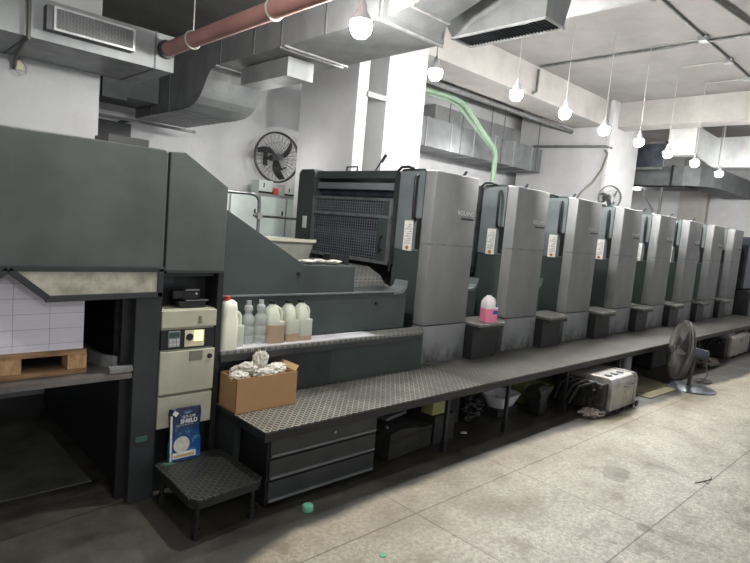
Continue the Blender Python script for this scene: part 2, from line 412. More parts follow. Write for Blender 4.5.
# pillars and beams
struct('pillar', MB().box(4.36, 4.52, 5.06, 6.15, 0, ZC).box(4.52, 4.82, 5.5, 6.15, 0, ZC), M['white_pillar'])
struct('pillar', MB().box(4.82, 5.49, 5.06, 6.15, 0, ZC), M['white_pillar'])
struct('pillar', MB().box(10.55, 11.95, 5.0, 6.9, 0, ZC).box(10.5, 10.75, 4.93, 5.0, 0, ZC), M['white_pillar'])
struct('beam', MB().box(5.49, 10.5, 5.06, 5.7, 3.78, ZC), M['beam'])
struct('beam', MB().box(10.75, 11.2, -5, 4.99, 3.8, ZC), M['beam'])
struct('pilaster', MB().box(15.8, 15.99, 4.75, 5.4, 0, ZC), M['beam'])
struct('trim_1', MB().box(4.62, 4.81, 5.44, 5.5, 0, 3.6), M['frosted'])
# chase pipe and stay bracket between the two near pillars
tag(MB().tube([(4.57, 5.2, .0), (4.57, 5.2, 3.3)], .045, 12).build('drain_pipe', M['galv'], smooth=40),
    'grey vertical drain pipe in the niche between the two white pillars', 'pipe')
tag(MB().box(4.5, 4.86, 5.03, 5.0605, 3.05, 3.11).build('pipe_bracket', M['galv']),
    'grey metal bracket bridging the niche between the two white pillars', 'bracket')

# ---------------------------------------------------------------- ducts
g = empty('supply_air_duct', (0.5, 4.7, 2.6), 'grey sheet metal duct along the upper left wall with a long louvred grille', 'air duct')
MB().box(-3, 1.9, 4.35, 5.045, 2.6, 2.86).build('duct_body', M['galv'], g)
parts('seam_flange', M['galv_dull'], g, [(x, x+.012, 4.344, 5.046, 2.594, 2.866) for x in (-.9, .0, .93, 1.75)])
MB().box(1.02, 1.575, 4.27, 4.35, 2.66, 2.81).build('grille_box', M['galv_dull'], g)
parts('grille_frame', M['flange'], g, [(1.06, 1.575, 4.258, 4.272, 2.796, 2.81), (1.06, 1.575, 4.258, 4.272, 2.66, 2.674), (1.06, 1.074, 4.258, 4.272, 2.674, 2.796), (1.561, 1.575, 4.258, 4.272, 2.674, 2.796)])
sl = MB()
for i in range(14): sl.box(1.074, 1.561, 4.262, 4.2715, 2.678+i*.0084, 2.682+i*.0084)
for i in range(24): sl.box(1.08+i*.0203, 1.0825+i*.0203, 4.26, 4.27, 2.674, 2.796)
sl.build('grille_louvre', M['galv'], g)
MB().box(1.074, 1.561, 4.2685, 4.2695, 2.674, 2.796).build('grille_opening', M['black'], g)

g = empty('offset_air_duct', (2.85, 4.0, 2.9), 'large galvanised duct crossing the press and dropping in an elbow towards the back wall', 'air duct')
prof = [(2.78, 2.9), (4.93, 2.9), (5.04, 2.87), (5.1, 2.81), (5.16, 2.73), (5.23, 2.655), (5.32, 2.6), (5.44, 2.57), (5.6, 2.56), (6.8, 2.56), (6.8, 3.15), (2.78, 3.15)]
MB().prism(prof, 'x', 2.55, 3.16).build('duct_body', M['galv'], g)
parts('flange_strip', M['flange'], g, [(2.535, 3.175, y-w/2, y+w/2, 2.885, 2.9) for y, w in ((4.93, .03), (3.9, .014), (3.84, .014), (2.8, .02))])
MB().loft([[(2.6, 2.78, 2.93), (3.12, 2.78, 2.93), (3.12, 2.78, 3.14), (2.6, 2.78, 3.14)], [(2.7, 2.66, 3.0), (3.05, 2.66, 3.0), (3.05, 2.66, 3.3), (2.7, 2.66, 3.3)], [(2.7, 2.3, 3.12), (3.05, 2.3, 3.12), (3.05, 2.3, 3.3), (2.7, 2.3, 3.3)]]).build('transition_neck', M['galv'], g)
MB().box(2.69, 3.06, 2.65, 2.67, 2.985, 3.0).build('neck_flange', M['flange'], g)
parts('seam_rib', M['galv_dull'], g, [(2.543, 2.55, y, y+.012, 2.57, 3.149) for y in (5.9, 6.35)] + [(2.543, 2.55, y, y+.012, 2.9, 3.149) for y in (4.86, 4.3, 3.9, 3.35, 2.8)]
      + [(2.55, 3.16, 5.6+k*.12, 5.608+k*.12, 2.555, 2.56) for k in range(10)])
parts('hanger_rod', M['conduit'], g, [(x, x+.01, y, y+.01, 3.15, ZC) for x in (2.6, 3.1) for y in (3.4, 4.5)])
tag(MB().box(1.95, 2.54, 6.15, 6.75, 2.66, 3.15).box(1.96, 2.2, 6.1, 6.15, 2.62, 3.2).build('branch_air_duct', M['galv_dull']),
    'dark grey side duct running into the corner behind the left white wall', 'air duct')
tag(MB().box(1.7, 3.3, 6.82, 6.86, 2.52, 2.55).box(2.5, 2.53, 6.86, 7.2, 2.52, 2.55).build('duct_support_rail', M['conduit']),
    'thin grey rail carrying the end of the big elbow duct on the back wall', 'rail')
g = empty('outlet_box', (2.83, 4.4, 2.72), 'small metal air outlet box hanging under the big duct above the wall fan', 'air outlet')
MB().prism([(2.7, 2.735), (2.93, 2.735), (2.95, 2.885), (2.7, 2.885)], 'y', 4.03, 4.75).build('box_body', M['galv'], g)
MB().box(2.695, 2.955, 4.015, 4.03, 2.73, 2.884).build('end_plate', M['galv'], g)
g = empty('main_air_duct', (3.6, 2.2, 3.3), 'wide galvanised duct overhead at the top centre of the photo', 'air duct')
MB().box(2.66, 4.12, .5, 3.28, 3.3, 3.9).build('duct_body', M['galv'], g)
parts('flange_strip', M['galv_dull'], g, [(2.65, 4.13, y-.012, y+.012, 3.286, 3.3) for y in (3.26, 2.5, 1.75)])
g = empty('ceiling_diffuser', (3.46, 2.5, 3.0), 'long metal diffuser box with a dark slotted grille below the main duct', 'air diffuser')
t = MB(); t.loft([[(3.3, 2.07, 3.0), (3.53, 2.07, 3.0), (3.53, 2.83, 3.0), (3.3, 2.83, 3.0)],
        [(3.3, 2.07, 3.285), (3.62, 2.07, 3.285), (3.62, 3.0, 3.285), (3.25, 3.0, 3.285)]])
t.build('box_body', M['galv'], g)
parts('rim', M['flange'], g, [(3.295, 3.312, 2.065, 2.835, 2.985, 2.999), (3.518, 3.535, 2.065, 2.835, 2.985, 2.999), (3.295, 3.535, 2.82, 2.838, 2.985, 2.999), (3.295, 3.535, 2.062, 2.076, 2.985, 2.999)])
sl = MB()
for i in range(28): sl.box(3.312, 3.518, 2.08+i*.0265, 2.085+i*.0265, 2.99, 2.998)
sl.build('slot_blade', M['dark_steel'], g)
MB().box(3.312, 3.518, 2.076, 2.82, 2.9985, 2.9995).build('dark_opening', M['black'], g)
# red water pipe
g = empty('sprinkler_pipe', (1.84, 3.5, 2.75), 'faded red pipe slanting across the upper left under the dark ceiling', 'pipe')
MB().cyl((1.83, 4.35, 2.75), (1.83, -1, 2.75), .052, seg=24).build('pipe_run', M['pipe_pink'], g, 40)
MB().cyl((1.83, 4.34, 2.75), (1.83, 4.3, 2.75), .066, seg=24).build('wall_collar', M['charcoal'], g, 40)
for y in (3.9, 2.9): MB().tube([(1.83+.058*math.cos(a), y, 2.75+.058*math.sin(a)) for a in [k*PI/12 for k in range(24)]], .006, 6, closed=True).cyl((1.83, y, 2.806), (1.83, y, 3.2), .004, seg=6).build('hanger', M['cord'], g)
# ducts beyond the beam, along the back wall
g = empty('rear_air_duct', (8.5, 6.55, 2.95), 'long grey duct along the back wall behind the second press tower', 'air duct')
MB().box(5.7, 10.3, 6.2, 6.9, 2.9, 3.35).build('duct_body', M['galv_dull'], g)
parts('seam_flange', M['galv'], g, [(6.2+i*.62, 6.22+i*.62, 6.19, 6.91, 2.89, 3.36) for i in range(7)])
parts('hanger_rod', M['conduit'], g, [(x, x+.012, 6.18, 6.192, 2.88, ZC) for x in (6.5, 7.7, 8.9, 10.1)])
g = empty('upper_rear_duct', (9, 6.6, 3.5), 'lighter grey duct hung above the long rear duct under the ceiling', 'air duct')
MB().box(7.8, 11.9, 6.91, 7.19, 3.5, 3.8).build('duct_body', M['galv'], g)
parts('hanger_rod', M['conduit'], g, [(x, x+.012, 6.9, 6.912, 3.5, ZC) for x in (8.2, 9.5, 10.8)])
# far right ducts
g = empty('insulated_duct', (12.6, 4.4, 3.4), 'patterned insulated duct elbow high up behind the row of bulbs', 'air duct')
MB().box(12.0, 12.3, 3.95, 4.45, 3.45, 4.0).build('duct_body', M['carton_white'], g)
MB().loft([[(12.0, 3.95, 3.45), (12.3, 3.95, 3.45), (12.3, 3.95, 4.0), (12.0, 3.95, 4.0)], [(12.0, 3.6, 3.2), (12.5, 3.6, 3.2), (12.5, 3.6, 3.75), (12.0, 3.6, 3.75)],
   [(12.0, -2, 3.2), (12.5, -2, 3.2), (12.5, -2, 3.75), (12.0, -2, 3.75)]]).build('duct_run', M['galv'], g)
parts('hanger_rod', M['conduit'], g, [(11.985, 12.0, y, y+.012, 3.2, ZC) for y in (3.5, 1.5)])
g = empty('far_air_duct', (13.4, 4.5, 3.0), 'dark bottom duct on brackets at the far right, curving into the wall', 'air duct')
pts = [(13.0, 6.4)] + [(13.0, 4.9)]
MB().prism([(12.9, 6.9), (12.9, 4.4), (13.0, 4.1), (13.25, 3.9), (13.6, 3.85), (15.9, 3.85), (15.9, 4.4), (13.8, 4.4), (13.5, 4.7), (13.5, 6.9)], 'z', 2.95, 3.35).build('duct_body', M['galv_dull'], g)
MB().box(12.86, 13.54, 4.6, 4.64, 2.93, 3.37).box(12.86, 13.54, 5.6, 5.64, 2.93, 3.37).box(12.8, 13.6, 4.3, 6.9, 2.9, 2.93).build('bracket_frame', M['black'], g)
MB().box(12.85, 12.9, 4.75, 4.8, 0, 2.9).box(12.85, 12.9, 5.5, 5.55, 0, 2.9).cyl((12.87, 4.78, 2.2), (12.87, 5.2, 2.88), .022).cyl((12.87, 5.53, 2.2), (12.87, 5.95, 2.88), .022).build('support_post', M['conduit'], g)
# window high in the far wall
w = struct('window_1', MB().box(12.2, 12.24, 4.55, 5.35, 3.2, 3.25).box(12.2, 12.24, 4.55, 5.35, 3.72, 3.76).box(12.2, 12.24, 4.55, 4.58, 3.2, 3.76).box(12.2, 12.24, 5.3, 5.35, 3.2, 3.76), M['conduit'])
MB().box(12.215, 12.225, 4.58, 5.3, 3.25, 3.72).build('glass', M['dark_steel'], w)

# green twin pipes
for i, dy in enumerate((0, .13)):
    tag(MB().tube([(5.6, 5.85+dy, 3.6), (7.0, 5.85+dy, 3.64), (7.3, 5.85+dy, 3.6), (8.2+i*.16, 5.85+dy, 3.05), (8.26+i*.16, 5.85+dy, 2.95), (8.26+i*.16, 5.85+dy, 0)], .038, 12).build('water_pipe', M['pipe_green'], smooth=25),
        ('front one of the twin pale green pipes bending down behind the press', 'rear one of the twin pale green pipes bending down behind the press')[i], 'pipe', 'twin pale green pipes')
tag(MB().tube([(5.5, 5.745, 3.72), (10.54, 5.745, 3.72)], .04, 10).build('header_pipe', M['conduit'], smooth=50), 'straight grey pipe running just behind the long ceiling beam', 'pipe')
# conduits at the ceiling
def conduit(pts, r, label, name='conduit', m='conduit'):
    return tag(MB().tube(pts, r, 8).build(name, M[m], smooth=50), label, 'conduit', None)
g = empty('ceiling_conduit', (8, 2.66, 4.2), 'ceiling conduit over the press feeding the hanging bulbs, at the right', 'conduit')
MB().tube([(5.0, 2.66, 4.23), (9.7, 2.64, 4.23), (14, 2.64, 4.23)], .016, 8).build('conduit_run', M['conduit'], g, 50)
parts('junction_box', M['galv'], g, [(x-.05, x+.05, 2.6, 2.7, 4.18, 4.24) for x in (7.81, 8.87, 9.86)])
conduit([(7.98, 5.0, 4.23), (7.98, -3, 4.23)], .02, 'grey conduit crossing the ceiling from the long beam towards the right edge')
conduit([(6.05, 5.05, 4.221), (6.05, 1.0, 4.221), (6.05, -3, 4.221)], .03, 'thick grey conduit across the ceiling, right of the slotted diffuser')
conduit([(6.6, 2.22, 4.22), (9.6, 1.85, 4.22), (15, 1.7, 4.22)], .02, 'pair of cables along the ceiling in the top right corner', 'ceiling_cable', 'cable')
conduit([(8.0, 5.03, 4.2), (8.0, 5.03, 3.86), (7.9, 5.03, 3.82)], .02, 'short conduit drop on the face of the long beam', 'beam_conduit')
conduit([(.93, 4.3, 3.2), (.93, 4.31, 2.58), (.93, 4.4, 2.575), (1.0, 5.0, 2.575), (1.0, 5.03, 2.5)], .012, 'grey cable dropping past the upper left duct to the wall socket', 'duct_cable', 'cable')
conduit([(10.45, 4.98, 3.34), (10.46, 4.93, 3.26), (10.3, 4.93, 2.95), (10.0, 4.93, 2.68), (9.65, 4.93, 2.48), (9.46, 4.93, 2.3), (9.4, 4.93, 1.9)], .022, 'thick grey cable looping down the pillar behind the fourth tower', 'pillar_cable', 'cable')
conduit([(10.44, 6.5, 3.45), (10.46, 5.0, 3.4), (10.56, 4.9, 3.38)], .025, 'grey conduit running level over the far pillar', 'pillar_conduit')
g = empty('wall_socket', (1.02, 5.04, 2.5), 'cream wall socket with a dangling lead on the upper left wall', 'socket')
MB().box(.995, 1.055, 5.02, 5.048, 2.5, 2.57, .006).build('face_plate', M['socket'], g)
MB().tube([(1.01, 5.01, 2.52), (1.0, 4.99, 2.49), (1.03, 4.99, 2.46), (1.07, 5.0, 2.475), (1.075, 5.01, 2.53), (1.04, 5.02, 2.58), (1.0, 5.02, 2.6)], .006, 6).build('lead', M['cord'], g, 50)
# cables over the dark ceiling at the upper left
conduit([(1.0, 3.3, 3.18), (1.5, 3.9, 3.18), (1.9, 4.0, 3.18), (2.5, 3.5, 3.18)], .02, 'dark cable along the ceiling above the upper left duct', 'ceiling_lead', 'cable')

# ---------------------------------------------------------------- bulbs
def make_bulb(x, y, z, top, label, branch=None):
    r = empty('pendant_bulb', (x, y, z), label, 'light bulb', 'bare bulbs hanging in a row over the press')
    pr = [(0.0, -.078), (.032, -.073), (.056, -.047), (.064, -.015), (.062, .008), (.058, .018)]
    MB().lathe(pr, (x, y, z), 20).build('bulb_glass', M['bulb'], r, 60)
    MB().lathe([(.0, .014), (.061, .014), (.05, .04), (.034, .065), (.027, .075), (.027, .1), (.018, .115), (.008, .14)], (x, y, z), 16).build('lamp_holder', M['white_plastic'], r, 60)
    c = MB().cyl((x, y, z+.13), (x, y, top), .0055, seg=6)
    if branch: c.tube([(x, y, top), (x, branch, top)], .008, 6)
    c.build('cord', M['cord'], r)
    return r
BUL = [(2.20, 2.57, 2.72, 3.2, 'largest bare bulb at top centre, hanging beside the big grey duct', None),
       (3.95, 3.54, 3.0, 4.24, 'bare bulb hanging in front of the bright white pillar', None),
       (4.91, 3.31, 3.0, 4.24, 'bare bulb over the second tower, below the slotted diffuser', None),
       (5.86, 3.30, 3.0, 4.20, 'bare bulb over the third tower, in front of the long beam', None),
       (6.90, 3.33, 3.0, 4.20, 'bare bulb at the corner of the far pillar above the looping cable', None),
       (7.81, 3.27, 3.0, 4.21, 'bare bulb just right of the far pillar cable, on the longest branch', 2.68),
       (8.87, 3.28, 3.0, 4.21, 'fourth bare bulb from the right, under the patterned duct', 2.68),
       (9.86, 3.22, 3.0, 4.21, 'second last bare bulb before the right edge', 2.68),
       (11.23, 3.25, 3.0, 4.24, 'last and farthest bare bulb at the right edge', None)]
BUL[6] = (8.87, 3.28, 3.0, 4.21, 'third bare bulb from the right end of the row', 2.68)
BUL[5] = (7.81, 3.27, 3.0, 4.21, 'fourth bare bulb from the right end of the row', 2.68)
for b_ in BUL: make_bulb(b_[0], b_[1], b_[2], b_[3], b_[4], b_[5])
# unseen lamps: the aisle row, then fills added to brighten dark areas
def lamp(x, y, z, e, r=.08, c=(1, .985, .95)):
    l = bpy.data.lights.new('unseen_lamp', 'POINT'); l.energy = e; l.shadow_soft_size = r; l.color = c
    o = bpy.data.objects.new('unseen_lamp', l); COL.objects.link(o); o.location = (x, y, z)
AISLE = 12
for x, y in ((4.6, -.6), (6.8, -.6), (9.2, -.6), (1.5, -2.6), (12, -.6)): lamp(x, y, 3.1, AISLE)
lamp(1.0, 1.9, 3.0, 24); lamp(.1, -.9, 2.5, 34)  # added fills for the first tower's side, hood, paper and left floor
lamp(3.8, 5.9, 2.2, 7)  # added fill behind the press
for x, y in ((7.5, 5.9), (13.8, 2.6), (13.6, 5.6)): lamp(x, y, 2.5 if x < 3 else 2.75, 16)  # unseen fills at the back and far end

# ---------------------------------------------------------------- printing unit
def printing_unit(label):
    X, Y = 3.57, 3.1
    r = empty('printing_unit', (X, Y, 0), label, 'printing press', 'grey towers of the offset press')
    # operator side cover (upper door and lower panel)
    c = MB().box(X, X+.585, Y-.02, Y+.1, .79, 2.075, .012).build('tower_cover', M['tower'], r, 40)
    text_mesh('ROLAND', .056, .0008, Matrix.Translation((X+.435, Y-.0215, 1.738)) @ FRONT, 'brand_lettering', M['letter'], c)
    MB().box(X+.375, X+.545, Y-.024, Y-.018, 1.7, 1.716).build('badge', M['black'], c)
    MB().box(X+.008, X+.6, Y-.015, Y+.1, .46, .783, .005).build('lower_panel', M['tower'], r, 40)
    MB().box(X+.02, X+.57, Y+.0, Y+.09, .775, .8).build('panel_gap', M['black'], r)
    # side frame
    MB().prism([(3.2, .46), (3.2, 2.075), (3.215, 2.09), (3.46, 2.09), (3.5, 2.06), (3.5, .46)], 'x', X+.004, X+.575).build('side_frame', M['dark_green'], r)
    MB().box(X-.001, X+.006, 3.205, 3.49, 1.405, 2.07, .002).build('upper_side_panel', M['frame_green'], r)
    hb = MB().tube([(X-.012, 3.27, 2.03), (X-.045, 3.262, 2.02), (X-.05, 3.26, 1.98), (X-.05, 3.255, 1.72), (X-.045, 3.255, 1.68), (X-.012, 3.26, 1.67)], .014, 8)
    hb.build('grab_handle', M['black'], r, 60)
    MB().box(X-.006, X+.006, 3.205, 3.245, 1.42, 1.68).build('cable_slot', M['black'], r)
    lb = MB().box(X-.004, X+.005, 3.285, 3.385, 1.4, 1.655).build('instruction_label', M['label'], r)
    t = MB()
    for k in range(9): t.box(X-.0055, X-.003, 3.30, 3.37-.02*(k % 3), 1.46+k*.02, 1.464+k*.02)
    t.build('printed_lines', M['conduit'], lb)
    MB().cyl((X-.006, 3.335, 1.425), (X-.003, 3.335, 1.425), .018, seg=14).build('warning_mark', M['orange'], lb)
    # edge post with top hook
    MB().tube([(X-.03, 3.5, 1.2), (X-.03, 3.5, 2.0), (X-.03, 3.49, 2.07), (X-.03, 3.45, 2.1), (X-.02, 3.38, 2.105), (X, 3.33, 2.09)], .012, 8).build('edge_rail', M['black'], r, 60)
    MB().box(X-.04, X+.0, 3.485, 3.515, 1.26, 2.05).build('edge_post', M['charcoal'], r)
    # press body behind, with cylinders
    MB().box(X+.07, X+.5, 3.5, 4.6, .46, 1.9).build('press_body', M['black'], r)
    cy = MB()
    for zz, rr, xx in ((1.46, .1, .06), (1.72, .075, .05), (1.88, .06, .06)): cy.cyl((X+xx+.02, 3.5, zz), (X+xx+.02, 4.6, zz), rr, seg=28)
    cy.build('press_cylinder', M['dark_steel'], r, 40)
    cy = MB()
    for zz, rr, xx in ((1.58, .05, .02), (1.32, .08, .05)): cy.cyl((X+xx+.02, 3.5, zz), (X+xx+.02, 4.6, zz), rr, seg=24)
    cy.build('ink_roller', M['blue_dark'], r, 40)
    # top beams
    MB().box(X-.03, X+.55, 3.5, 4.62, 2.0, 2.075, .008).build('top_cover', M['dark_green'], r)
    MB().box(X-.035, X+.02, 3.52, 4.6, 1.9, 1.965, .01).build('cross_beam', M['frame_green'], r)
    # guard with wire mesh
    gd = MB()
    for z0, z1 in ((1.808, 1.83), (1.655, 1.68), (1.255, 1.285)): gd.box(X-.06, X-.035, 3.5, 4.62, z0, z1)
    for y in (3.5, 4.59): gd.box(X-.062, X-.035, y, y+.03, 1.255, 1.83)
    gd = gd.build('mesh_guard', M['steel'], r)
    wr = MB()
    for i in range(1, 34): wr.box(X-.05, X-.0465, 3.53+i*.0312-.0016, 3.53+i*.0312+.0016, 1.28, 1.81)
    for i in range(1, 21): wr.box(X-.052, X-.0485, 3.53, 4.59, 1.28+i*.0252-.0018, 1.28+i*.0252+.0018)
    wr.build('guard_wire', M['wire'], gd)
    MB().box(X-.058, X-.04, 3.53, 3.66, 1.29, 1.655).build('door_panel', M['dark_green'], gd)
    MB().box(X-.056, X-.04, 3.53, 3.61, 1.68, 1.81).build('side_panel', M['dark_green'], gd)
    MB().tube([(X-.058, 3.59, 1.5), (X-.1, 3.59, 1.49), (X-.1, 3.59, 1.39), (X-.058, 3.59, 1.38)], .01, 8).build('door_handle', M['black'], gd, 60)
    # drive side frame
    ff = MB().prism([(4.62, .46), (4.62, 2.06), (4.64, 2.09), (4.84, 2.09), (4.88, 2.05), (4.88, .46)], 'x', X-.06, X+.56).build('drive_side_frame', M['dark_green'], r)
    MB().box(X-.068, X-.059, 4.70, 4.76, 1.5, 1.62).build('small_label', M['label'], ff)
    MB().tube([(X-.06, 4.70, 1.44), (X-.1, 4.70, 1.43), (X-.1, 4.70, 1.36), (X-.06, 4.70, 1.35)], .01, 8).build('side_handle', M['black'], ff, 60)
    MB().tube([(X+.04, 4.25, 2.07), (X+.04, 4.25, 2.12), (X+.04, 4.1, 2.12), (X+.04, 4.1, 2.07)], .01, 8).build('top_handle', M['dark_steel'], r, 60)
    MB().cyl((X+.1, 3.93, 2.07), (X+.13, 3.86, 2.2), .008).cyl((X+.125, 3.87, 2.17), (X+.14, 3.83, 2.24), .015).build('top_lever', M['dark_steel'], r, 60)
    # connection to the previous unit: low housing with curved lip, cylinder guard tread, footstep
    return r, X, Y
r, X, Y = printing_unit('nearest grey press tower, with a wide mesh guard and lettering at left')
first_unit = r
def gap_parts(r, X):
    MB().box(X-.6, X-.2, 3.3, 3.42, .46, 1.04).build('low_housing', M['dark_green'], r)
    lip = [(X-.6, 1.04), (X-.3, 1.04), (X-.24, 1.055), (X-.205, 1.09), (X-.19, 1.16), (X-.2, 1.16), (X-.22, 1.1), (X-.25, 1.072), (X-.31, 1.06), (X-.6, 1.06)]
    MB().prism(lip, 'y', 3.29, 3.43).build('housing_lip', M['frame_green'], r)
    MB().box(X-.6, X-.02, 3.43, 4.6, .46, .98).build('cylinder_housing', M['charcoal'], r)
    MB().cyl((X-.3, 3.45, 1.02), (X-.3, 4.6, 1.02), .13, seg=32).build('impression_cylinder', M['steel'], r, 40)
    st = MB().prism([(X-.6, 2.93), (X-.22, 2.93), (X-.03, 3.07), (X-.03, 3.29), (X-.6, 3.29)], 'z', .765, .79, .005).build('footstep', M['step_plate'], r)
    MB().box(X-.6, X-.22, 2.935, 2.95, .735, .765).build('step_lip', M['black'], st)
    MB().prism([(X-.6, 3.0), (X-.24, 3.0), (X-.04, 3.1), (X-.04, 3.14), (X-.6, 3.14)], 'z', .462, .765).build('step_riser', M['black'], r)
# the repeats: second unit gets the between-unit parts, then is copied
base_children = kids(r)
u2 = copy_tree(r); u2.location = (X+1.21, 3.1, 0)
WORLD[u2.name] = Vector((X, 3.1, 0))
gap_parts(u2, X)
names = ['second grey press tower, directly right of the pink jug', 'third grey press tower, in front of the green twin pipes and bright back wall',
         'fourth grey press tower from the left, standing left of the small round fan', 'fifth grey press tower from the left, just past the far pillar',
         'sixth grey press tower, third from the right end', 'seventh grey press tower, second from the right end', 'last and farthest grey press tower beside the dark feeder']
names = ['second grey press tower from the left, directly right of the pink jug', 'third grey press tower from the left, with the pillar cable above it',
         'fourth grey press tower from the left, right of the small round fan', 'fifth grey press tower from the left, below the far pillar corner',
         'sixth grey press tower from the left, third from the right end', 'seventh grey press tower from the left, second from the right end', 'eighth and farthest grey press tower, beside the dark feeder']
u2['label'] = names[0]
for k in range(2, 8):
    u = copy_tree(u2); u.location = (X+1.21*k, 3.1, 0); u['label'] = names[k-1]
# ---------------------------------------------------------------- delivery
g = empty('delivery_unit', (1.3, 3.6, 0), 'big dark green hood and housing of the press delivery at the left', 'printing press')
MB().prism([(-2.2, 1.27), (-2.2, 1.872), (1.262, 1.885), (1.278, 1.875), (1.278, 1.27)], 'y', 2.93, 4.9, .006).build('hood', M['hood_green'], g)
MB().prism([(1.29, 1.255), (1.29, 1.88), (1.375, 1.889), (1.632, 1.732), (1.632, 1.255)], 'y', 2.932, 4.9, .005).build('end_panel', M['hood_green'], g)
MB().box(1.277, 1.291, 2.95, 4.88, .0, 1.88).build('hood_joint', M['black'], g)
MB().box(1.295, 1.63, 2.925, 2.94, 1.248, 1.262).build('panel_edge', M['charcoal'], g)
hs = MB().prism([(1.64, .79), (1.64, 1.655), (2.33, 1.284), (2.79, 1.28), (2.79, 1.085), (3.36, 1.085), (3.36, .79)], 'y', 3.1, 3.4, .004).build('slope_housing', M['dark_green'], g)
MB().prism([(1.64, 1.5), (1.64, 1.655), (2.33, 1.284), (2.33, 1.2)], 'y', 3.4, 4.6).box(1.64, 2.97, 3.4, 4.6, .46, 1.24).build('inner_housing', M['dark_green'], g)
b_ = MB().box(1.66, 3.22, 3.085, 3.102, 1.078, 1.092, .004)
b_.prism([(3.2, 1.085), (3.28, 1.095), (3.325, 1.125), (3.34, 1.17), (3.352, 1.17), (3.345, 1.11), (3.3, 1.072), (3.2, 1.065)], 'y', 3.085, 3.22)
b_.build('bead', M['frame_green'], hs)
MB().cyl((2.28, 3.085, 1.225), (2.28, 3.1, 1.225), .012, seg=12).build('plug', M['black'], hs)
MB().cyl((3.03, 3.085, 1.0), (3.03, 3.1, 1.0), .013, seg=12).build('lock', M['black'], hs)
MB().box(2.8, 3.0, 3.42, 3.5, 1.24, 1.335).build('dark_cover', M['black'], g)
MB().box(1.64, 3.5, 3.0, 3.1, .462, .765).build('riser', M['dark_green'], g)
MB().box(2.53, 2.537, 2.996, 3.001, .47, .76).box(1.64, 2.53, 2.994, 2.999, .47, .76).build('riser_panel', M['charcoal'], g)
st = MB().prism([(1.64, 2.925), (3.39, 2.925), (3.47, 2.97), (3.53, 3.09), (1.64, 3.09)], 'z', .765, .79, .005).build('footstep', M['step_plate'], g)
MB().box(1.64, 3.39, 2.918, 2.935, .725, .768, .004).build('step_lip', M['charcoal'], st)
MB().box(1.5, 1.8, 4.5, 4.8, 1.7, 2.09).build('exhaust_box', M['black'], g)
# tread drum in front of the first tower 
MB().prism([(3.42, 1.05), (3.42, 1.075), (3.5, 1.1), (3.56, 1.16), (3.72, 1.22), (4.5, 1.22), (4.5, 1.05)], 'x', 2.98, 3.5, .004).build('tread_cover', M['step_plate'], g)
MB().box(2.98, 3.5, 3.43, 4.55, .46, 1.05).build('drum_housing', M['charcoal'], g)
# post and inside panels
MB().box(1.145, 1.277, 2.93, 3.0, 0, 1.27, .004).build('corner_post', M['charcoal'], g)
MB().box(1.16, 1.2, 3.03, 4.57, 0.02, 1.27).build('inside_panel', M['black'], g)
MB().box(1.1, 1.145, 2.99, 3.03, .02, 1.27).build('inside_post', M['black'], g)
MB().box(-2.2, 1.15, 4.57, 4.62, .75, 1.27).build('back_panel', M['black'], g)
MB().box(1.215, 1.278, 3.0, 4.85, 0, 1.25).build('side_wall', M['black'], g)
MB().box(1.13, 1.15, 3.16, 3.19, .76, 1.2).build('guide_strip', M['steel'], g)
MB().tube([(1.0, 3.5, 1.27), (1.0, 3.5, 1.15), (1.005, 3.5, 1.08)], .008, 6).build('side_jogger', M['steel'], g)
# safety window
fr = MB()
def bar(p, q, w, y0=2.915, y1=2.945):
    p = Vector((p[0], 0, p[1])); q = Vector((q[0], 0, q[1])); d = (q-p).normalized(); n_ = Vector((-d.z, 0, d.x))*w/2
    P_ = [p+n_, q+n_, q-n_, p-n_]
    fr.prism([(v.x, v.z) for v in P_], 'y', y0, y1, .003)
bar((-2.2, 1.266), (1.28, 1.266), .026); bar((.575, 1.262), (.735, 1.128), .03); bar((.725, 1.124), (1.277, 1.133), .03); bar((1.262, 1.27), (1.262, 1.12), .03)
bar((-.9, 1.124), (.40, 1.124), .03); bar((.40, 1.124), (.575, 1.262), .03)
fr = fr.build('window_frame', M['charcoal'], g)
MB().prism([(.6, 1.258), (.745, 1.138), (1.25, 1.146), (1.25, 1.258)], 'y', 2.926, 2.934).build('window_pane', M['acrylic'], fr)
MB().prism([(-.8, 1.258), (-.8, 1.138), (.4, 1.138), (.55, 1.258)], 'y', 2.926, 2.934).build('window_pane', M['acrylic'], fr)
# lift table
lt = MB().box(-1.5, 1.14, 2.93, 4.5, .695, .722).build('lift_table', M['lift'], g)
br = MB()
pp = [(.96, 4.1), (.985, 3.7), (1.01, 3.4), (1.03, 3.22), (1.06, 3.12), (1.1, 3.06), (1.145, 3.04)]
br.loft([[(x-.012, y, .722), (x+.012, y, .722), (x+.012, y, .785), (x-.012, y, .785)] for x, y in pp])
br.box(1.03, 1.144, 2.94, 2.96, .725, .76).build('chain_bracket', M['galv'], lt)
MB().box(1.03, 1.144, 2.932, 2.94, .735, .75).build('bracket_edge', M['steel'], lt)
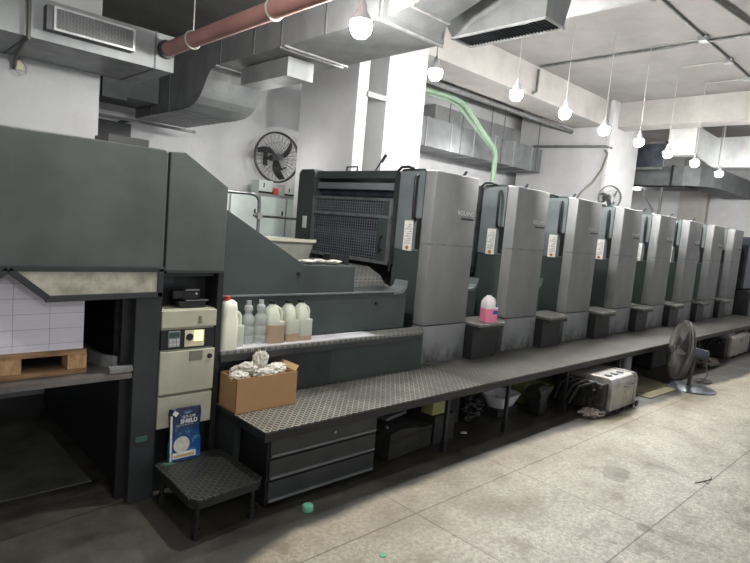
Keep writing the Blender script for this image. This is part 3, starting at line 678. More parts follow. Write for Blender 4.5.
# control cabinet
cb = MB().box(1.285, 1.602, 2.95, 3.09, .385, 1.045, .004).build('control_cabinet', M['beige'], g)
MB().box(1.285, 1.605, 2.93, 2.952, .945, 1.04, .004).build('upper_front', M['beige'], cb)
MB().box(1.494, 1.512, 2.924, 2.931, .965, 1.005).build('latch_slot', M['beige_dark'], cb)
MB().box(1.288, 1.6, 2.936, 2.952, .825, .932).build('display_strip', M['black'], cb)
kp = MB().box(1.325, 1.392, 2.93, 2.937, .838, .928, .002).build('keypad', M['galv'], cb)
MB().box(1.33, 1.387, 2.927, 2.931, .892, .922).build('keypad_screen', M['screen'], kp)
ky = MB()
for i in range(3):
    for j in range(2): ky.box(1.331+i*.02, 1.348+i*.02, 2.926, 2.931, .844+j*.022, .862+j*.022, .002)
ky.build('key', M['key'], kp)
MB().box(1.42, 1.535, 2.932, 2.938, .835, .928).build('gauge_window', M['socket'], cb)
MB().box(1.475, 1.525, 2.929, 2.933, .865, .922).build('lit_gauge', M['warm_lit'], cb)
MB().cyl((1.447, 2.925, .89), (1.447, 2.933, .89), .02, seg=16).build('gauge_knob', M['black'], cb)
dr = MB().box(1.285, 1.605, 2.93, 2.952, .575, .815, .005).build('door', M['beige'], cb)
MB().box(1.45, 1.53, 2.927, 2.931, .755, .81, .003).build('pull_recess', M['beige_dark'], dr)
MB().cyl((1.572, 2.922, .772), (1.572, 2.932, .772), .014, seg=16).build('door_lock', M['black'], dr)
MB().box(1.285, 1.6, 2.942, 2.955, .56, .575).build('groove', M['beige_dark'], cb)
MB().box(1.285, 1.602, 2.932, 2.954, .385, .56, .004).build('base_panel', M['beige'], cb)
MB().box(1.285, 1.64, 3.09, 3.12, .0, 1.25).box(1.606, 1.64, 2.94, 3.1, .0, 1.25).box(1.285, 1.61, 3.0, 3.09, .0, .38).build('niche_wall', M['black'], g)
MB().box(1.29, 1.6, 2.98, 3.088, 1.225, 1.24).box(1.34, 1.4, 3.07, 3.088, 1.17, 1.22).build('niche_fitting', M['charcoal'], g)
for x, z_, nm in ((1.27, .348, 0),):
    MB().box(1.172, 1.235, 2.926, 2.931, .338, .366).build('green_tape', M['tape'], g)

t = empty('tape_dispenser', (1.47, 3.0, 1.046), 'black clamp-like dispenser standing in the niche on the beige cabinet', 'dispenser')
MB().prism([(1.4, 1.046), (1.385, 1.085), (1.56, 1.085), (1.54, 1.046)], 'y', 2.965, 3.04, .006).build('base', M['black'], t)
MB().box(1.36, 1.43, 2.975, 3.03, 1.095, 1.145, .012).box(1.41, 1.52, 2.98, 3.03, 1.09, 1.14, .008).build('body', M['black'], t)
MB().box(1.43, 1.515, 2.976, 3.03, 1.142, 1.15, .002).box(1.43, 1.565, 2.96, 3.0, 1.086, 1.092, .001).build('steel_edge', M['steel'], t)
MB().cyl((1.495, 2.972, 1.125), (1.495, 2.98, 1.125), .006, seg=10).build('indicator', M['white_plastic'], t)

# hopper and rags on the housing
g = empty('sheet_hopper', (2.6, 3.7, 1.245), 'grey beige sheet metal hopper standing on the delivery housing', 'hopper')
MB().loft([[(2.6, 3.74, 1.245), (2.83, 3.74, 1.245), (2.83, 4.1, 1.245), (2.6, 4.1, 1.245)],
           [(2.42, 3.72, 1.42), (2.87, 3.72, 1.42), (2.87, 4.15, 1.42), (2.42, 4.15, 1.42)]]).build('hopper_body', M['hopper'], g)
MB().box(2.41, 2.88, 3.705, 3.72, 1.405, 1.43).build('rim', M['beige'], g)
for i, (x, y) in enumerate(((2.42, 3.2), (2.56, 3.24), (2.66, 3.2))):
    tag(MB().crumple((x, y, 1.302), (.06, .04, .012), .5, 3, i+3).build('cloth_scrap', M['rag'], smooth=50),
        ('white crumpled cloth at the foot of the green slope', 'grey-white cloth in the middle of the flat housing top', 'white cloth scrap nearest the black cover on the housing')[i], 'cloth', 'cloth scraps on the housing')

# ---------------------------------------------------------------- platform
g = empty('operator_platform', (6, 2.75, 0), 'long chequer plate walkway on thin legs along the front of the press', 'platform')
xs = [1.655, 3.6, 5.6, 7.6, 9.6, 11.2, 12.75]
for a, b2 in zip(xs[:-1], xs[1:]):
    MB().box(a+.001, b2-.001, 2.44, 3.08, .452, .46).build('deck_plate', M['deck' if a < 3 else 'deck_far'], g)
MB().box(1.655, 12.75, 2.435, 2.452, .405, .452).box(1.655, 12.75, 3.06, 3.078, .41, .452).box(1.655, 1.672, 2.45, 3.06, .41, .452).box(12.73, 12.75, 2.45, 3.06, .41, .452).build('edge_rail', M['black'], g)
for x in (3.22, 4.0, 4.98, 6.12, 8.7, 11.35, 12.7):
    MB().box(x-.013, x+.013, 2.455, 2.48, .0, .41).box(x-.018, x+.018, 2.45, 2.487, 0, .09).build('leg', M['black'], g)
    MB().box(x-.013, x+.013, 3.0, 3.03, .0, .41).build('leg', M['black'], g)
MB().box(1.66, 1.70, 2.75, 3.05, .0, .41).build('end_post', M['charcoal'], g)

g = empty('drawer_chest', (2.1, 2.7, 0), 'black steel chest with wide drawers under the left end of the walkway', 'drawer chest')
MB().box(1.715, 2.53, 2.49, 2.98, .02, .402, .004).build('body', M['black'], g)
for i, (z0, z1) in enumerate(((.29, .39), (.165, .275), (.035, .15))):
    dd = MB().box(1.725, 2.52, 2.475, 2.49, z0, z1, .003).build('drawer', M['charcoal'], g)
    MB().box(1.73, 2.515, 2.468, 2.476, z0+.004, z0+.018).build('pull_strip', M['galv_dull'], dd)
    if i == 0: MB().cyl((2.17, 2.466, .355), (2.17, 2.476, .355), .009, seg=12).build('lock', M['steel'], dd)

# step stool
g = empty('step_stool', (1.44, 2.64, 0), 'low black chequer plate stool with four pin legs at the left end of the walkway', 'stool')
top = [(1.24, 2.43), (1.27, 2.385), (1.62, 2.41), (1.655, 2.44), (1.65, 2.87), (1.62, 2.9), (1.29, 2.895), (1.255, 2.86)]
MB().prism(top, 'z', .208, .22, .002).build('tread_plate', M['deck_dark'], g)
MB().prism([(x*.985+.0216, y*.985+.04) for x, y in top], 'z', .17, .208).build('apron', M['black_dirty'], g)
for x, y in ((1.285, 2.425), (1.61, 2.45), (1.61, 2.86), (1.295, 2.85)):
    lg = MB().cyl((x, y, .0), (x, y, .17), .012, seg=12).build('leg', M['black'], g, 40)
    MB().cyl((x, y, 0), (x, y, .055), .018, seg=12).build('rubber_foot', M['rubber'], lg, 40)
MB().box(1.29, 1.35, 2.82, 2.86, .2205, .2215).build('green_tape', M['tape'], g)

# blue bag on the stool, leaning on the cabinet
g = empty('powder_bag', (1.43, 2.84, .22), 'blue printed bag standing on the black stool against the beige cabinet', 'bag')
rot = Matrix.Translation((1.42, 2.865, .222))
mb = MB(); rings = []
NU = 14
for j in range(13):
    v = j/12; z = v*.285; w = .088+.004*math.sin(v*9); th = .022*math.sin(min(1, (1.02-v)*1.6)*PI/2)+.002
    ring = []
    for k in range(2*NU):
        a = 2*PI*k/(2*NU); ring.append((w*max(-1, min(1, 1.15*math.cos(a))), th*math.sin(a)+.003*math.sin(k*1.7+j), z))
    rings.append(ring)
mb.loft(rings, mtx=rot @ Matrix.Rotation(-.06, 4, 'X')); bagb = mb.build('bag_body', M['bag_blue'], g, 60)
Rb = rot @ Matrix.Rotation(-.06, 4, 'X')
yb = -.027
def bagbox(x0, x1, z0, z1, y=yb, name='print', m='label', mtx=Rb):
    return MB().box(x0, x1, y, y+.006, z0, z1, mtx=mtx).build(name, M[m], bagb)
bagbox(-.078, .055, .014, .045, name='white_panel', m='label'); bagbox(-.072, .045, .02, .034, y=yb-.0005, name='tan_strip', m='cardboard_in')
bagbox(-.09, -.08, .0, .25, y=-.02, name='white_edge', m='label')
MB().box(-.012, .012, -.004, .004, -.012, .012, mtx=rot @ Matrix.Translation((-.074, -.026, .272)) @ Matrix.Rotation(.7, 4, 'Y')).build('corner_tag', M['label'], bagb)
# grey round picture area on the bag
MB().lathe([(.0, 0), (.03, .0005), (.044, .001), (.046, .003)], (0, 0, 0), 24, mtx=Rb @ Matrix.Translation((-.028, yb+.0035, .088)) @ Matrix.Rotation(PI/2, 4, 'X') ).build('grey_picture', M['rag'], bagb)
text_mesh('SET-OFF', .021, .0005, Rb @ Matrix.Translation((.012, yb+.002, .232)) @ FRONT, 'small_lettering', M['label'], bagb)
text_mesh('SHIELD', .031, .0008, Rb @ Matrix.Translation((.012, yb+.0015, .205)) @ FRONT, 'lettering', M['label'], bagb, bold=True)
for i in range(6): bagbox(-.062+i*.017, -.05+i*.017, .192, .197, name='fine_print', m='galv')

# ---------------------------------------------------------------- cardboard box with rags
g = empty('cardboard_box', (1.87, 2.77, .46), 'open brown cardboard box full of white rags on the walkway', 'box')
bx0, bx1, by0, by1, bz0, bz1 = 1.66, 2.075, 2.755, 2.955, .4605, .665
Mbx = Matrix.Translation((1.86, 2.76, 0)) @ Matrix.Rotation(math.radians(0), 4, 'Z') @ Matrix.Translation((-1.86, -2.76, 0))
mb = MB()
mb.box(bx0, bx1, by0, by0+.006, bz0, bz1, mtx=Mbx).box(bx0, bx1, by1-.006, by1, bz0, bz1, mtx=Mbx)
mb.box(bx0, bx0+.006, by0, by1, bz0, bz1, mtx=Mbx).box(bx1-.006, bx1, by0, by1, bz0, bz1, mtx=Mbx).box(bx0, bx1, by0, by1, bz0, bz0+.006, mtx=Mbx)
mb.build('box_walls', M['cardboard'], g)
MB().box(bx0+.007, bx1-.007, by0+.007, by1-.007, bz0+.17, bz0+.172, mtx=Mbx).build('inner_lining', M['cardboard_in'], g)
MB().prism([(bx1-.005, bz1-.005), (bx1+.02, bz1+.03), (bx1+.024, bz1+.028), (bx1-.001, bz1-.005)], 'y', by0+.02, by1, mtx=Mbx).build('side_flap', M['cardboard_in'], g)
RG = [((1.715, 2.83, .655), (.055, .055, .03), 'white rag drooping over the left rim of the cardboard box'),
      ((1.80, 2.88, .68), (.06, .045, .04), 'crumpled white rag left of the peak in the cardboard box'),
      ((1.885, 2.88, .715), (.046, .042, .065), 'tall peaked white rag on top of the heap in the cardboard box'),
      ((1.86, 2.80, .665), (.06, .035, .03), 'white rag at the front middle of the cardboard box'),
      ((1.955, 2.83, .67), (.05, .045, .035), 'grey and white rag right of the peak in the cardboard box'),
      ((2.02, 2.88, .665), (.04, .05, .028), 'white rag by the right rim of the cardboard box'),
      ((1.76, 2.92, .665), (.05, .03, .03), 'white rag at the back left of the cardboard box')]
for i, (c, rr, lab) in enumerate(RG):
    tag(MB().crumple(c, rr, .34, 4, i*3.3, 2.1).build('rag', M['rag'], smooth=60), lab, 'rag', 'white rags in the cardboard box')

# ---------------------------------------------------------------- jugs and bottles
def rrect(w, d, r, z, n=5, cx=0, cy=0):
    out = []
    for qx, qy, a0 in ((1, 1, 0), (-1, 1, PI/2), (-1, -1, PI), (1, -1, 3*PI/2)):
        for k in range(n):
            a = a0+PI/2*k/(n-1); out.append((cx+qx*(w/2-r)+r*math.cos(a), cy+qy*(d/2-r)+r*math.sin(a), z))
    return out
def make_jug(name, label, group, body, liquid, level, lidm, w=.125, d=.11, h=.27, label_m=None):
    r = empty(name, (0, 0, 0), label, 'jug', group)
    W = w; m_ = MB()
    m_.loft([rrect(W-.01, d-.01, .02, .0), rrect(W, d, .022, .008), rrect(W, d, .022, h*.52)], cap=True)
    # shoulder: body side, leaving the handle side open
    bx = -.018
    m_.loft([rrect(W-.036, d, .02, h*.52, cx=bx), rrect(W-.04, d-.004, .02, h*.68, cx=bx), rrect(W*.55, d*.6, .02, h*.82, cx=bx*.9), rrect(.044, .044, .0215, h*.9, cx=bx*.8), rrect(.042, .042, .0205, h*.95, cx=bx*.8)])
    m_.tube([(W/2-.014, 0, h*.46), (W/2-.011, 0, h*.6), (W/2-.011, 0, h*.71), (W/2-.022, 0, h*.79), (bx+.02, 0, h*.87)], .0115, 10)
    m_.build('jug_body', body, r, 50)
    if liquid: MB().loft([rrect(W+.0015, d+.0015, .022, .004), rrect(W+.0015, d+.0015, .022, h*level)]).build('liquid', liquid, r, 50)
    MB().cyl((bx*.8, 0, h*.93), (bx*.8, 0, h), .0235, seg=20).build('lid', lidm, r, 40)
    if label_m: MB().box(W/2-.06, W/2-.012, -d/2-.0025, -d/2, h*.3, h*.42).box(W/2+.001, W/2+.002, -.03, .03, h*.5, h*.56).build('label', label_m, r)
    return r
jug = make_jug('plastic_jug', '', 'milky jugs on the step', M['hdpe'], M['tan_liquid'], .44, M['lid_black'])
place(jug, (2.06, 3.03, .79), rz=-.15, label='milky jug half full of brown liquid, leftmost of the brown-liquid trio')
jug2 = make_jug('plastic_jug', '', 'milky jugs on the step', M['hdpe'], M['tan_liquid'], .2, M['lid_black'], w=.11)
place(jug2, (2.185, 3.035, .79), rz=.1, label='milky jug with shallow brown liquid, middle of the trio')
jug3 = make_jug('plastic_jug', '', 'milky jugs on the step', M['hdpe'], M['tan_liquid'], .13, M['lid_black'], w=.115)
place(jug3, (2.295, 3.04, .79), rz=-.05, label='milky jug at the right end of the bottle row, a little brown liquid inside')
jug4 = make_jug('plastic_jug', '', 'milky jugs on the step', M['hdpe'], None, 0, M['lid_black'], w=.11, h=.25)
place(jug4, (1.775, 3.035, .79), rz=-.1, label='milky jug with black cap and handle, second bottle from the left')
pk = make_jug('plastic_jug', '', None, M['pink_body'], M['pink_liquid'], .47, M['lid_black'], w=.13, d=.12, h=.27, label_m=M['blue_label'])
place(pk, (4.43, 3.03, .79), rz=-.35, label='jug of pink liquid with blue labels on the step beside the second tower'); pk['category'] = 'jug'
r = empty('detergent_bottle', (1.70, 2.965, .79), 'opaque cream bottle with red cap, leftmost on the step', 'bottle')
MB().loft([rrect(.085, .08, .02, z, cx=1.70, cy=2.965) if False else rrect(w, .08*w/.1, .02, z, cx=1.70, cy=2.965) for w, z in ((.095, .79), (.1, .8), (.1, .95), (.085, 1.0), (.09, 1.03), (.08, 1.07), (.05, 1.085))]).build('bottle_body', M['hdpe_white'], r, 60)
MB().cyl((1.685, 2.965, 1.083), (1.685, 2.965, 1.107), .018).build('cap', M['red'], r, 40)
cb = empty('clear_bottle', (0, 0, 0), '', 'bottle', 'clear bottles on the step')
pr = [(.036, 0), (.04, .006), (.04, .05), (.037, .056), (.04, .062), (.04, .11), (.037, .116), (.04, .122), (.04, .155), (.034, .175), (.021, .19), (.021, .2), (.027, .215), (.026, .235), (.016, .245)]
MB().lathe(pr, (0, 0, 0), 24).build('bottle_body', M['clear'], cb, 50)
MB().cyl((0, 0, .243), (0, 0, .272), .015).build('cap', M['clear'], cb, 40)
cb2 = copy_tree(cb)
place(cb, (1.885, 3.05, .79), label='left one of the two clear ribbed bottles on the step')
place(cb2, (1.965, 3.035, .79), label='right one of the two clear ribbed bottles on the step', scale=1.02)
tag(MB().box(1.655, 2.9, 2.94, 3.09, .7905, .7925).build('plastic_film', M['white_plastic']), 'pale plastic sheet spread over the step under the jugs', 'plastic sheet')

# ---------------------------------------------------------------- paper on pallet
for i in range(8):
    x1 = .934-.156*i
    if x1 < .0: break
    tag(MB().box(x1-.1545, x1, 3.05, 4.1, .846, 1.255).build('paper_stack', M['paper']),
        ['rightmost column of stacked white paper on the pallet', 'second column of white paper from the right on the pallet', 'third column of white paper, cut by the photo edge', 'column of white paper mostly outside the left edge', 'column of white paper outside the left edge', 'farthest column of white paper outside the left edge'][min(i, 5)],
        'paper stack', 'white paper on the pallet')
    if i == 3: break
g = empty('wooden_pallet', (.4, 3.5, .722), 'wooden pallet under the white paper on the lift table', 'pallet')
for k in range(3): MB().box(-.1, .945, 3.03+k*.4, 3.33+k*.4-.02, .822, .845).build('top_board', M['wood'], g)
for k, x in enumerate((-.08, .22, .57, .86)):
    for y in (3.035, 3.5, 4.0): MB().box(x, x+.09, y, y+.1, .745, .822, .003).build('block', M['wood_block'], g)
for y in (3.03, 3.5, 4.0): MB().box(-.1, .948, y, y+.1, .7225, .745).build('bottom_board', M['wood'], g)

# floor boards at left, cap, scraps
tag(MB().prism([(-.6, 2.9), (.55, 2.9), (1.18, 2.98), (1.15, 3.13), (.4, 3.14), (-.6, 3.1)], 'z', .0005, .012).build('floor_board', M['mat_floor']),
    'dark brown board lying flat on the floor in front of the lift table', 'board')
tag(MB().box(-1, 1.08, 3.3, 4.55, .0005, .006).build('pit_cover', M['pit']), 'large dark scuffed cover plate on the floor under the lift table', 'cover plate')
tag(MB().lathe([(.0, .035), (.024, .034), (.03, .028), (.032, .0), (.027, 0)], (1.905, 2.345, .001), 18).build('plastic_cup', M['mint'], smooth=50), 'small mint green cup upside down on the floor before the drawers', 'cup')
tag(MB().lathe([(.0, .004), (.018, .004), (.02, 0)], (1.945, 1.79, .001), 16).build('green_disc', M['mint'], smooth=50), 'small flat green disc on the floor near the bottom edge', 'disc')
tag(MB().crumple((3.66, 2.62, .008), (.03, .022, .006), .4, 3, 2).build('paper_scrap', M['rag'], smooth=60), 'small pale scrap on the dark floor under the walkway', 'scrap')
tag(MB().tube([(4.35, 1.13, .004), (4.45, 1.1, .004), (4.54, 1.08, .004), (4.6, 1.1, .004)], .003, 5).tube([(4.45, 1.1, .004), (4.42, 1.06, .004)], .0025, 5).build('twig', M['black']), 'thin dark twig-like wire lying on a floor joint at the right', 'wire')

# ---------------------------------------------------------------- under the walkway
Rm = lambda x, y, a: Matrix.Translation((x, y, 0)) @ Matrix.Rotation(a, 4, 'Z')
g = empty('ammunition_crate', (2.95, 2.75, 0), 'black greasy wooden crate on the floor just right of the drawer chest', 'crate')
g.name = 'tool_crate'; WORLD['tool_crate'] = Vector((2.95, 2.75, 0))
mx = Rm(2.98, 2.78, math.radians(4))
tp = [(-.24, .0), (-.24, .17), (-.17, .205), (-.05, .2), (.1, .165), (.24, .155), (.24, 0)]
MB().box(-.24, .24, -.2, .2, .004, .15, .006, mtx=mx).build('crate_body', M['crate'], g)
MB().prism([(-.24, .15), (-.24, .185), (-.14, .205), (0, .19), (.12, .165), (.24, .16), (.24, .15)], 'y', -.2, .2, mtx=mx).build('crate_lid', M['crate'], g)
rb = MB()
for i in range(0): rb.box(-.235, -.228, -.18+i*.06, -.15+i*.06, .02, .17, mtx=mx)
rb.box(-.225, .225, -.206, -.2, .13, .145, mtx=mx)
rb.build('batten', M['motor_dark'], g)
MB().cyl(mx @ Vector((-.19, -.12, .2)), mx @ Vector((-.19, -.12, .215)), .014).build('clasp', M['steel'], g)
tag(MB().box(-.2, .06, -.05, .05, .215, .24, .005, mtx=Rm(3.05, 2.8, .2)).build('steel_bracket', M['galv_dull']), 'grey flat metal bracket lying on top of the black crate', 'bracket')
tag(MB().box(3.25, 3.4, 2.62, 2.74, .215, .33, .008).build('canister', M['yellow_plastic']), 'olive yellow square canister behind the crate next to the walkway leg', 'canister')
tag(MB().box(3.26, 3.5, 2.6, 2.9, .0, .213).build('black_carton', M['black_dirty']), 'black carton on the floor under the yellow canister', 'carton')
def basin(name, cx, cy, w, d, h, z0, m, lab, rz=0):
    mx = Rm(cx, cy, rz); mb = MB()
    R = [rrect(w*.72, d*.72, .05, z0), rrect(w*.78, d*.8, .06, z0+.02), rrect(w, d, .07, z0+h), rrect(w+.03, d+.03, .08, z0+h), rrect(w+.03, d+.03, .08, z0+h-.008), rrect(w, d, .07, z0+h-.006)]
    R2 = [rrect(w*.72, d*.72, .05, z0), rrect(w*.8, d*.8, .06, z0+.02), rrect(w+.03, d+.03, .08, z0+h-.008), rrect(w+.03, d+.03, .08, z0+h), rrect(w-.012, d-.012, .065, z0+h), rrect(w*.76, d*.76, .05, z0+.026), rrect(w*.6, d*.6, .04, z0+.012)]
    mb.loft(R2, mtx=mx); return tag(mb.build(name, m, smooth=50), lab, 'basin')
basin('white_basin', 4.4, 2.78, .36, .22, .11, .071, M['white_plastic'], 'white rectangular plastic basin under the walkway, between two legs', .1)
tag(MB().box(4.25, 4.55, 2.7, 2.86, .0, .07).build('dark_box', M['black_dirty']), 'dark box on the floor carrying the white basin', 'box')
basin('yellow_basin', 4.98, 2.82, .42, .3, .17, .002, M['yellow_plastic'], 'olive yellow round-cornered basin under the walkway behind the white one', .1)
tag(MB().crumple((4.0, 2.86, .1), (.16, .12, .1), .5, 4, 5).build('rag_heap', M['motor_dark'], smooth=60), 'dark oily rag heap left of the white basin', 'rag')
tag(MB().crumple((3.74, 2.88, .3), (.06, .05, .035), .5, 3, 9).build('yellow_cloth', M['yellow_plastic'], smooth=60), 'crumpled yellow cloth high under the walkway behind the leg', 'cloth')
tag(MB().box(3.62, 3.82, 2.8, 2.96, .0, .27, .01).build('plastic_drum', M['black_dirty']), 'dark drum under the yellow cloth below the walkway', 'drum')

def motor(x0, x1, y0, y1, h, lab):
    g = empty('pump_motor', ((x0+x1)/2, (y0+y1)/2, 0), lab, 'pump motor', 'silver pump motors under the walkway')
    xm = x0+(x1-x0)*.12
    hs = MB().prism([(y0, .03), (y0, h-.05), (y0+.02, h-.012), (y0+.05, h), (y1, h-.01), (y1, .03)], 'x', xm, x1, .008).build('silver_case', M['motor'], g)
    MB().tube([(xm+(x1-xm)*.45, y0-.002, h*.72), (xm+(x1-xm)*.45, y0-.025, h*.72), (xm+(x1-xm)*.75, y0-.025, h*.72), (xm+(x1-xm)*.75, y0-.002, h*.72)], .007, 8).build('case_handle', M['steel'], hs, 60)
    for i in range(3): MB().cyl((xm+.1+i*.13, y0+.1, h-.01), (xm+.1+i*.13, y0+.1, h+.018), .035, seg=16).build('filler_cap', M['galv'], hs, 40)
    MB().box(xm+(x1-xm)*.86, xm+(x1-xm)*.88, y0-.004, y1, .03, h+.004).build('strap', M['steel'], hs)
    MB().box(x0-.02, xm, y0+.04, y1, .03, h-.05, .01).box(x0, x1+.0, y0+.03, y1+.05, .0, .03).build('pump_block', M['motor_dark'], g)
    ft = MB()
    for i in range(4): ft.box(x0+.04+i*(x1-x0-.1)/3, x0+.09+i*(x1-x0-.1)/3, y0+.005, y0+.05, .0, .03)
    ft.build('foot', M['motor_dark'], g)
    v = MB()
    for i in range(5): v.cyl((x0-.035, y0+.08+i*.07, .08+.05*(i % 3)), (x0+.03, y0+.08+i*.07, .08+.05*(i % 3)), .03, seg=14)
    for i in range(4): v.tube([(x0-.02, y0+.08+i*.08, h-.08), (x0-.1, y0+.1+i*.08, h-.03), (x0-.2, y0+.2+i*.06, h-.08), (x0-.24, y0+.26+i*.05, .1)], .013, 8)
    v.build('hose', M['rubber'], g, 50)
    s2 = MB()
    for i in range(4): s2.cyl((x0-.04, y0+.07+i*.06, h-.08-.04*(i % 2)), (x0-.015, y0+.07+i*.06, h-.08-.04*(i % 2)), .012, seg=10)
    s2.build('valve', M['steel'], g, 50)
    wh = MB().lathe([(.028, -.01), (.035, 0), (.028, .01)], (0, 0, 0), 18, mtx=Matrix.Translation((x1-.04, y0-.03, .04)) @ Matrix.Rotation(PI/2, 4, 'X'))
    wh.build('caster', M['rubber'], g, 50)
motor(5.24, 5.9, 2.17, 2.75, .345, 'nearer silver pump motor with handle, on the floor under the walkway edge')
motor(9.95, 11.1, 2.4, 2.95, .36, 'farther silver pump motor under the walkway near the right edge')
tag(MB().box(4.62, 4.74, 2.5, 2.66, .0, .25, .02).cyl((4.6, 2.58, .2), (4.76, 2.58, .2), .08, seg=24).build('compressor', M['motor_dark'], smooth=50), 'greasy black compressor left of the nearer pump motor', 'compressor')
tag(MB().crumple((5.17, 2.27, .025), (.15, .09, .028), .5, 4, 1).build('floor_rag', M['dirty_rag'], smooth=60), 'dirty pinkish rag on the floor in front of the nearer pump motor', 'rag')
tag(MB().crumple((9.1, 2.45, .05), (.25, .12, .05), .5, 4, 12).build('floor_rag', M['dirty_rag'], smooth=60), 'pale rag on the floor between the floor fan and the farther motor', 'rag')
tag(MB().crumple((9.3, 2.78, .16), (.25, .15, .15), .4, 4, 31).build('hose_bundle', M['motor_dark'], smooth=60), 'dark tangle of hoses left of the farther pump motor', 'hoses')
tag(MB().prism([(6.35, 2.52), (6.33, 2.18), (7.05, 2.16), (7.1, 2.5)], 'z', .001, .01).build('board_sheet', M['board']), 'lower olive hardboard sheet on the floor beside the floor fan', 'board')
tag(MB().prism([(6.3, 2.75), (6.45, 2.3), (7.15, 2.28), (7.3, 2.72)], 'z', .0105, .02).build('board_sheet', M['board']), 'upper olive hardboard sheet lying half under the walkway', 'board')
tag(MB().cyl((6.95, 2.72, .12), (6.95, 2.72, .36), .06, seg=16).build('steel_canister', M['galv'], smooth=40), 'grey steel canister under the walkway behind the hardboard sheets', 'canister')
tag(MB().box(6.86, 7.04, 2.62, 2.82, .021, .119, .01).build('steel_block', M['dark_steel']), 'dark block under the steel canister', 'block')
for nm, (a, b3) in enumerate(((7.7, 8.5), (2.65, 2.72))): pass
tag(MB().box(7.9, 8.5, 2.75, 2.97, 0, .36, .02).build('oil_tank', M['black_dirty']), 'black oil tank under the walkway behind the floor fan', 'tank')
tag(MB().box(6.2, 6.45, 2.78, 2.97, 0, .33, .02).build('waste_can', M['black_dirty']), 'black waste can under the walkway behind the nearer pump motor', 'can')

# ---------------------------------------------------------------- fans
def fan_parts(parent, R_, mtx, blades=3, wire=M['conduit'], n=36, blade_m=None, depth=.1):
    c = MB()
    c.tube([(R_*math.cos(2*PI*k/40), R_*math.sin(2*PI*k/40), 0) for k in range(40)], .012, 8, closed=True, mtx=mtx)
    for f, zz in ((.98, .03), (.98, -.03)):
        c.tube([(f*R_*math.cos(2*PI*k/40), f*R_*math.sin(2*PI*k/40), zz) for k in range(40)], .005, 6, closed=True, mtx=mtx)
    for sgn in (1, -1):
        for k in range(n):
            a = 2*PI*k/n; ca, sa = math.cos(a), math.sin(a)
            c.tube([(.16*R_*ca, .16*R_*sa, sgn*depth), (.55*R_*ca, .55*R_*sa, sgn*depth*.85), (.85*R_*ca, .85*R_*sa, sgn*depth*.6), (R_*ca, R_*sa, 0)], .0022, 4, mtx=mtx)
        c.tube([(.6*R_*math.cos(2*PI*k/30), .6*R_*math.sin(2*PI*k/30), sgn*depth*.82) for k in range(30)], .002, 4, closed=True, mtx=mtx)
    c.build('cage', wire, parent, 60)
    b = MB()
    for i in range(blades):
        a = 2*PI*i/blades+.25; rings = []
        for t_ in [j/7 for j in range(8)]:
            rr = R_*(.12+.78*t_); sw = a+.6*t_; w = R_*(.06+.085*math.sin(min(1, t_*1.1)*PI*.8))
            cx, cy = rr*math.cos(sw), rr*math.sin(sw); dx, dy = -math.sin(sw), math.cos(sw); tw = .035*(1-.4*t_)
            rings.append([(cx-dx*w, cy-dy*w, -tw), (cx+dx*w, cy+dy*w, tw), (cx+dx*w, cy+dy*w, tw+.004), (cx-dx*w, cy-dy*w, -tw+.004)])
        b.loft(rings, mtx=mtx)
    b.build('blade', blade_m or M['charcoal'], parent, 50)
    h = MB().cyl((0, 0, -.05), (0, 0, depth+.01), .14*R_, seg=20, mtx=mtx)
    h.build('hub', M['steel'], parent, 40)
g = empty('wall_fan', (4.53, 6.85, 2.4), 'large round wall fan with curved dark blades, above the lockers', 'fan')
mx = Matrix.Translation((4.53, 6.85, 2.4)) @ Matrix.Rotation(math.radians(-8), 4, 'Z') @ Matrix.Rotation(PI/2, 4, 'X')
fan_parts(g, .34, mx, 3, M['fan_grey'], n=30)
MB().cyl((0, 0, -.05), (0, 0, -.2), .045, seg=16, mtx=mx).cyl((4.55, 7.0, 2.4), (4.55, 7.19, 2.4), .02).box(4.52, 4.58, 7.17, 7.195, 2.3, 2.5).tube([(4.57, 6.9, 2.36), (4.65, 6.9, 2.25), (4.85, 7.1, 2.3)], .014, 8).build('wall_bracket', M['black'], g)
g = empty('pillar_fan', (10.35, 4.75, 2.5), 'small round fan on the far pillar, peeking over the fourth tower', 'fan')
mx = Matrix.Translation((10.1, 4.62, 2.43)) @ Matrix.Rotation(math.radians(-38), 4, 'Z') @ Matrix.Rotation(PI/2, 4, 'X')
fan_parts(g, .21, mx, 3, M['conduit'], n=30)
MB().cyl((0, 0, -.05), (0, 0, -.17), .06, seg=16, mtx=mx).cyl((10.18, 4.72, 2.4), (10.53, 4.96, 2.38), .022).build('motor', M['black'], g, 40)
g = empty('floor_fan', (7.33, 2.25, 0), 'grey industrial floor fan standing in front of the walkway at the right', 'fan')
n_ = Vector((-.58, .8, .1)).normalized()
mx = Matrix.Translation((7.3, 2.25, .43)) @ n_.to_track_quat('Z', 'Y').to_matrix().to_4x4()
fan_parts(g, .35, mx, 3, M['fan_grey'], n=100, depth=.08)
MB().cyl((0, 0, -.06), (0, 0, -.3), .075, .06, seg=20, mtx=mx).build('motor', M['dark_steel'], g, 40)
MB().cyl((0, 0, -.3), (0, 0, -.31), .02, seg=12, mtx=mx).build('motor_cap', M['steel'], g, 40)
MB().lathe([(.0, .03), (.05, .03), (.25, .02), (.285, .012), (.29, 0)], (7.33, 2.12, 0), 36).build('base', M['dark_steel'], g, 50)
MB().tube([(7.33, 2.12, .02), (7.35, 2.12, .2), (7.36, 2.1, .38)], .022, 10).build('stem', M['charcoal'], g, 50)
ck = MB()
pts = []
for k in range(46): a = k*.42; pts.append((7.86+(.1+.03*math.sin(k*.9))*math.cos(a), 2.12+(.09+.02*math.cos(k*1.3))*math.sin(a), .01+.004*(k % 6)))
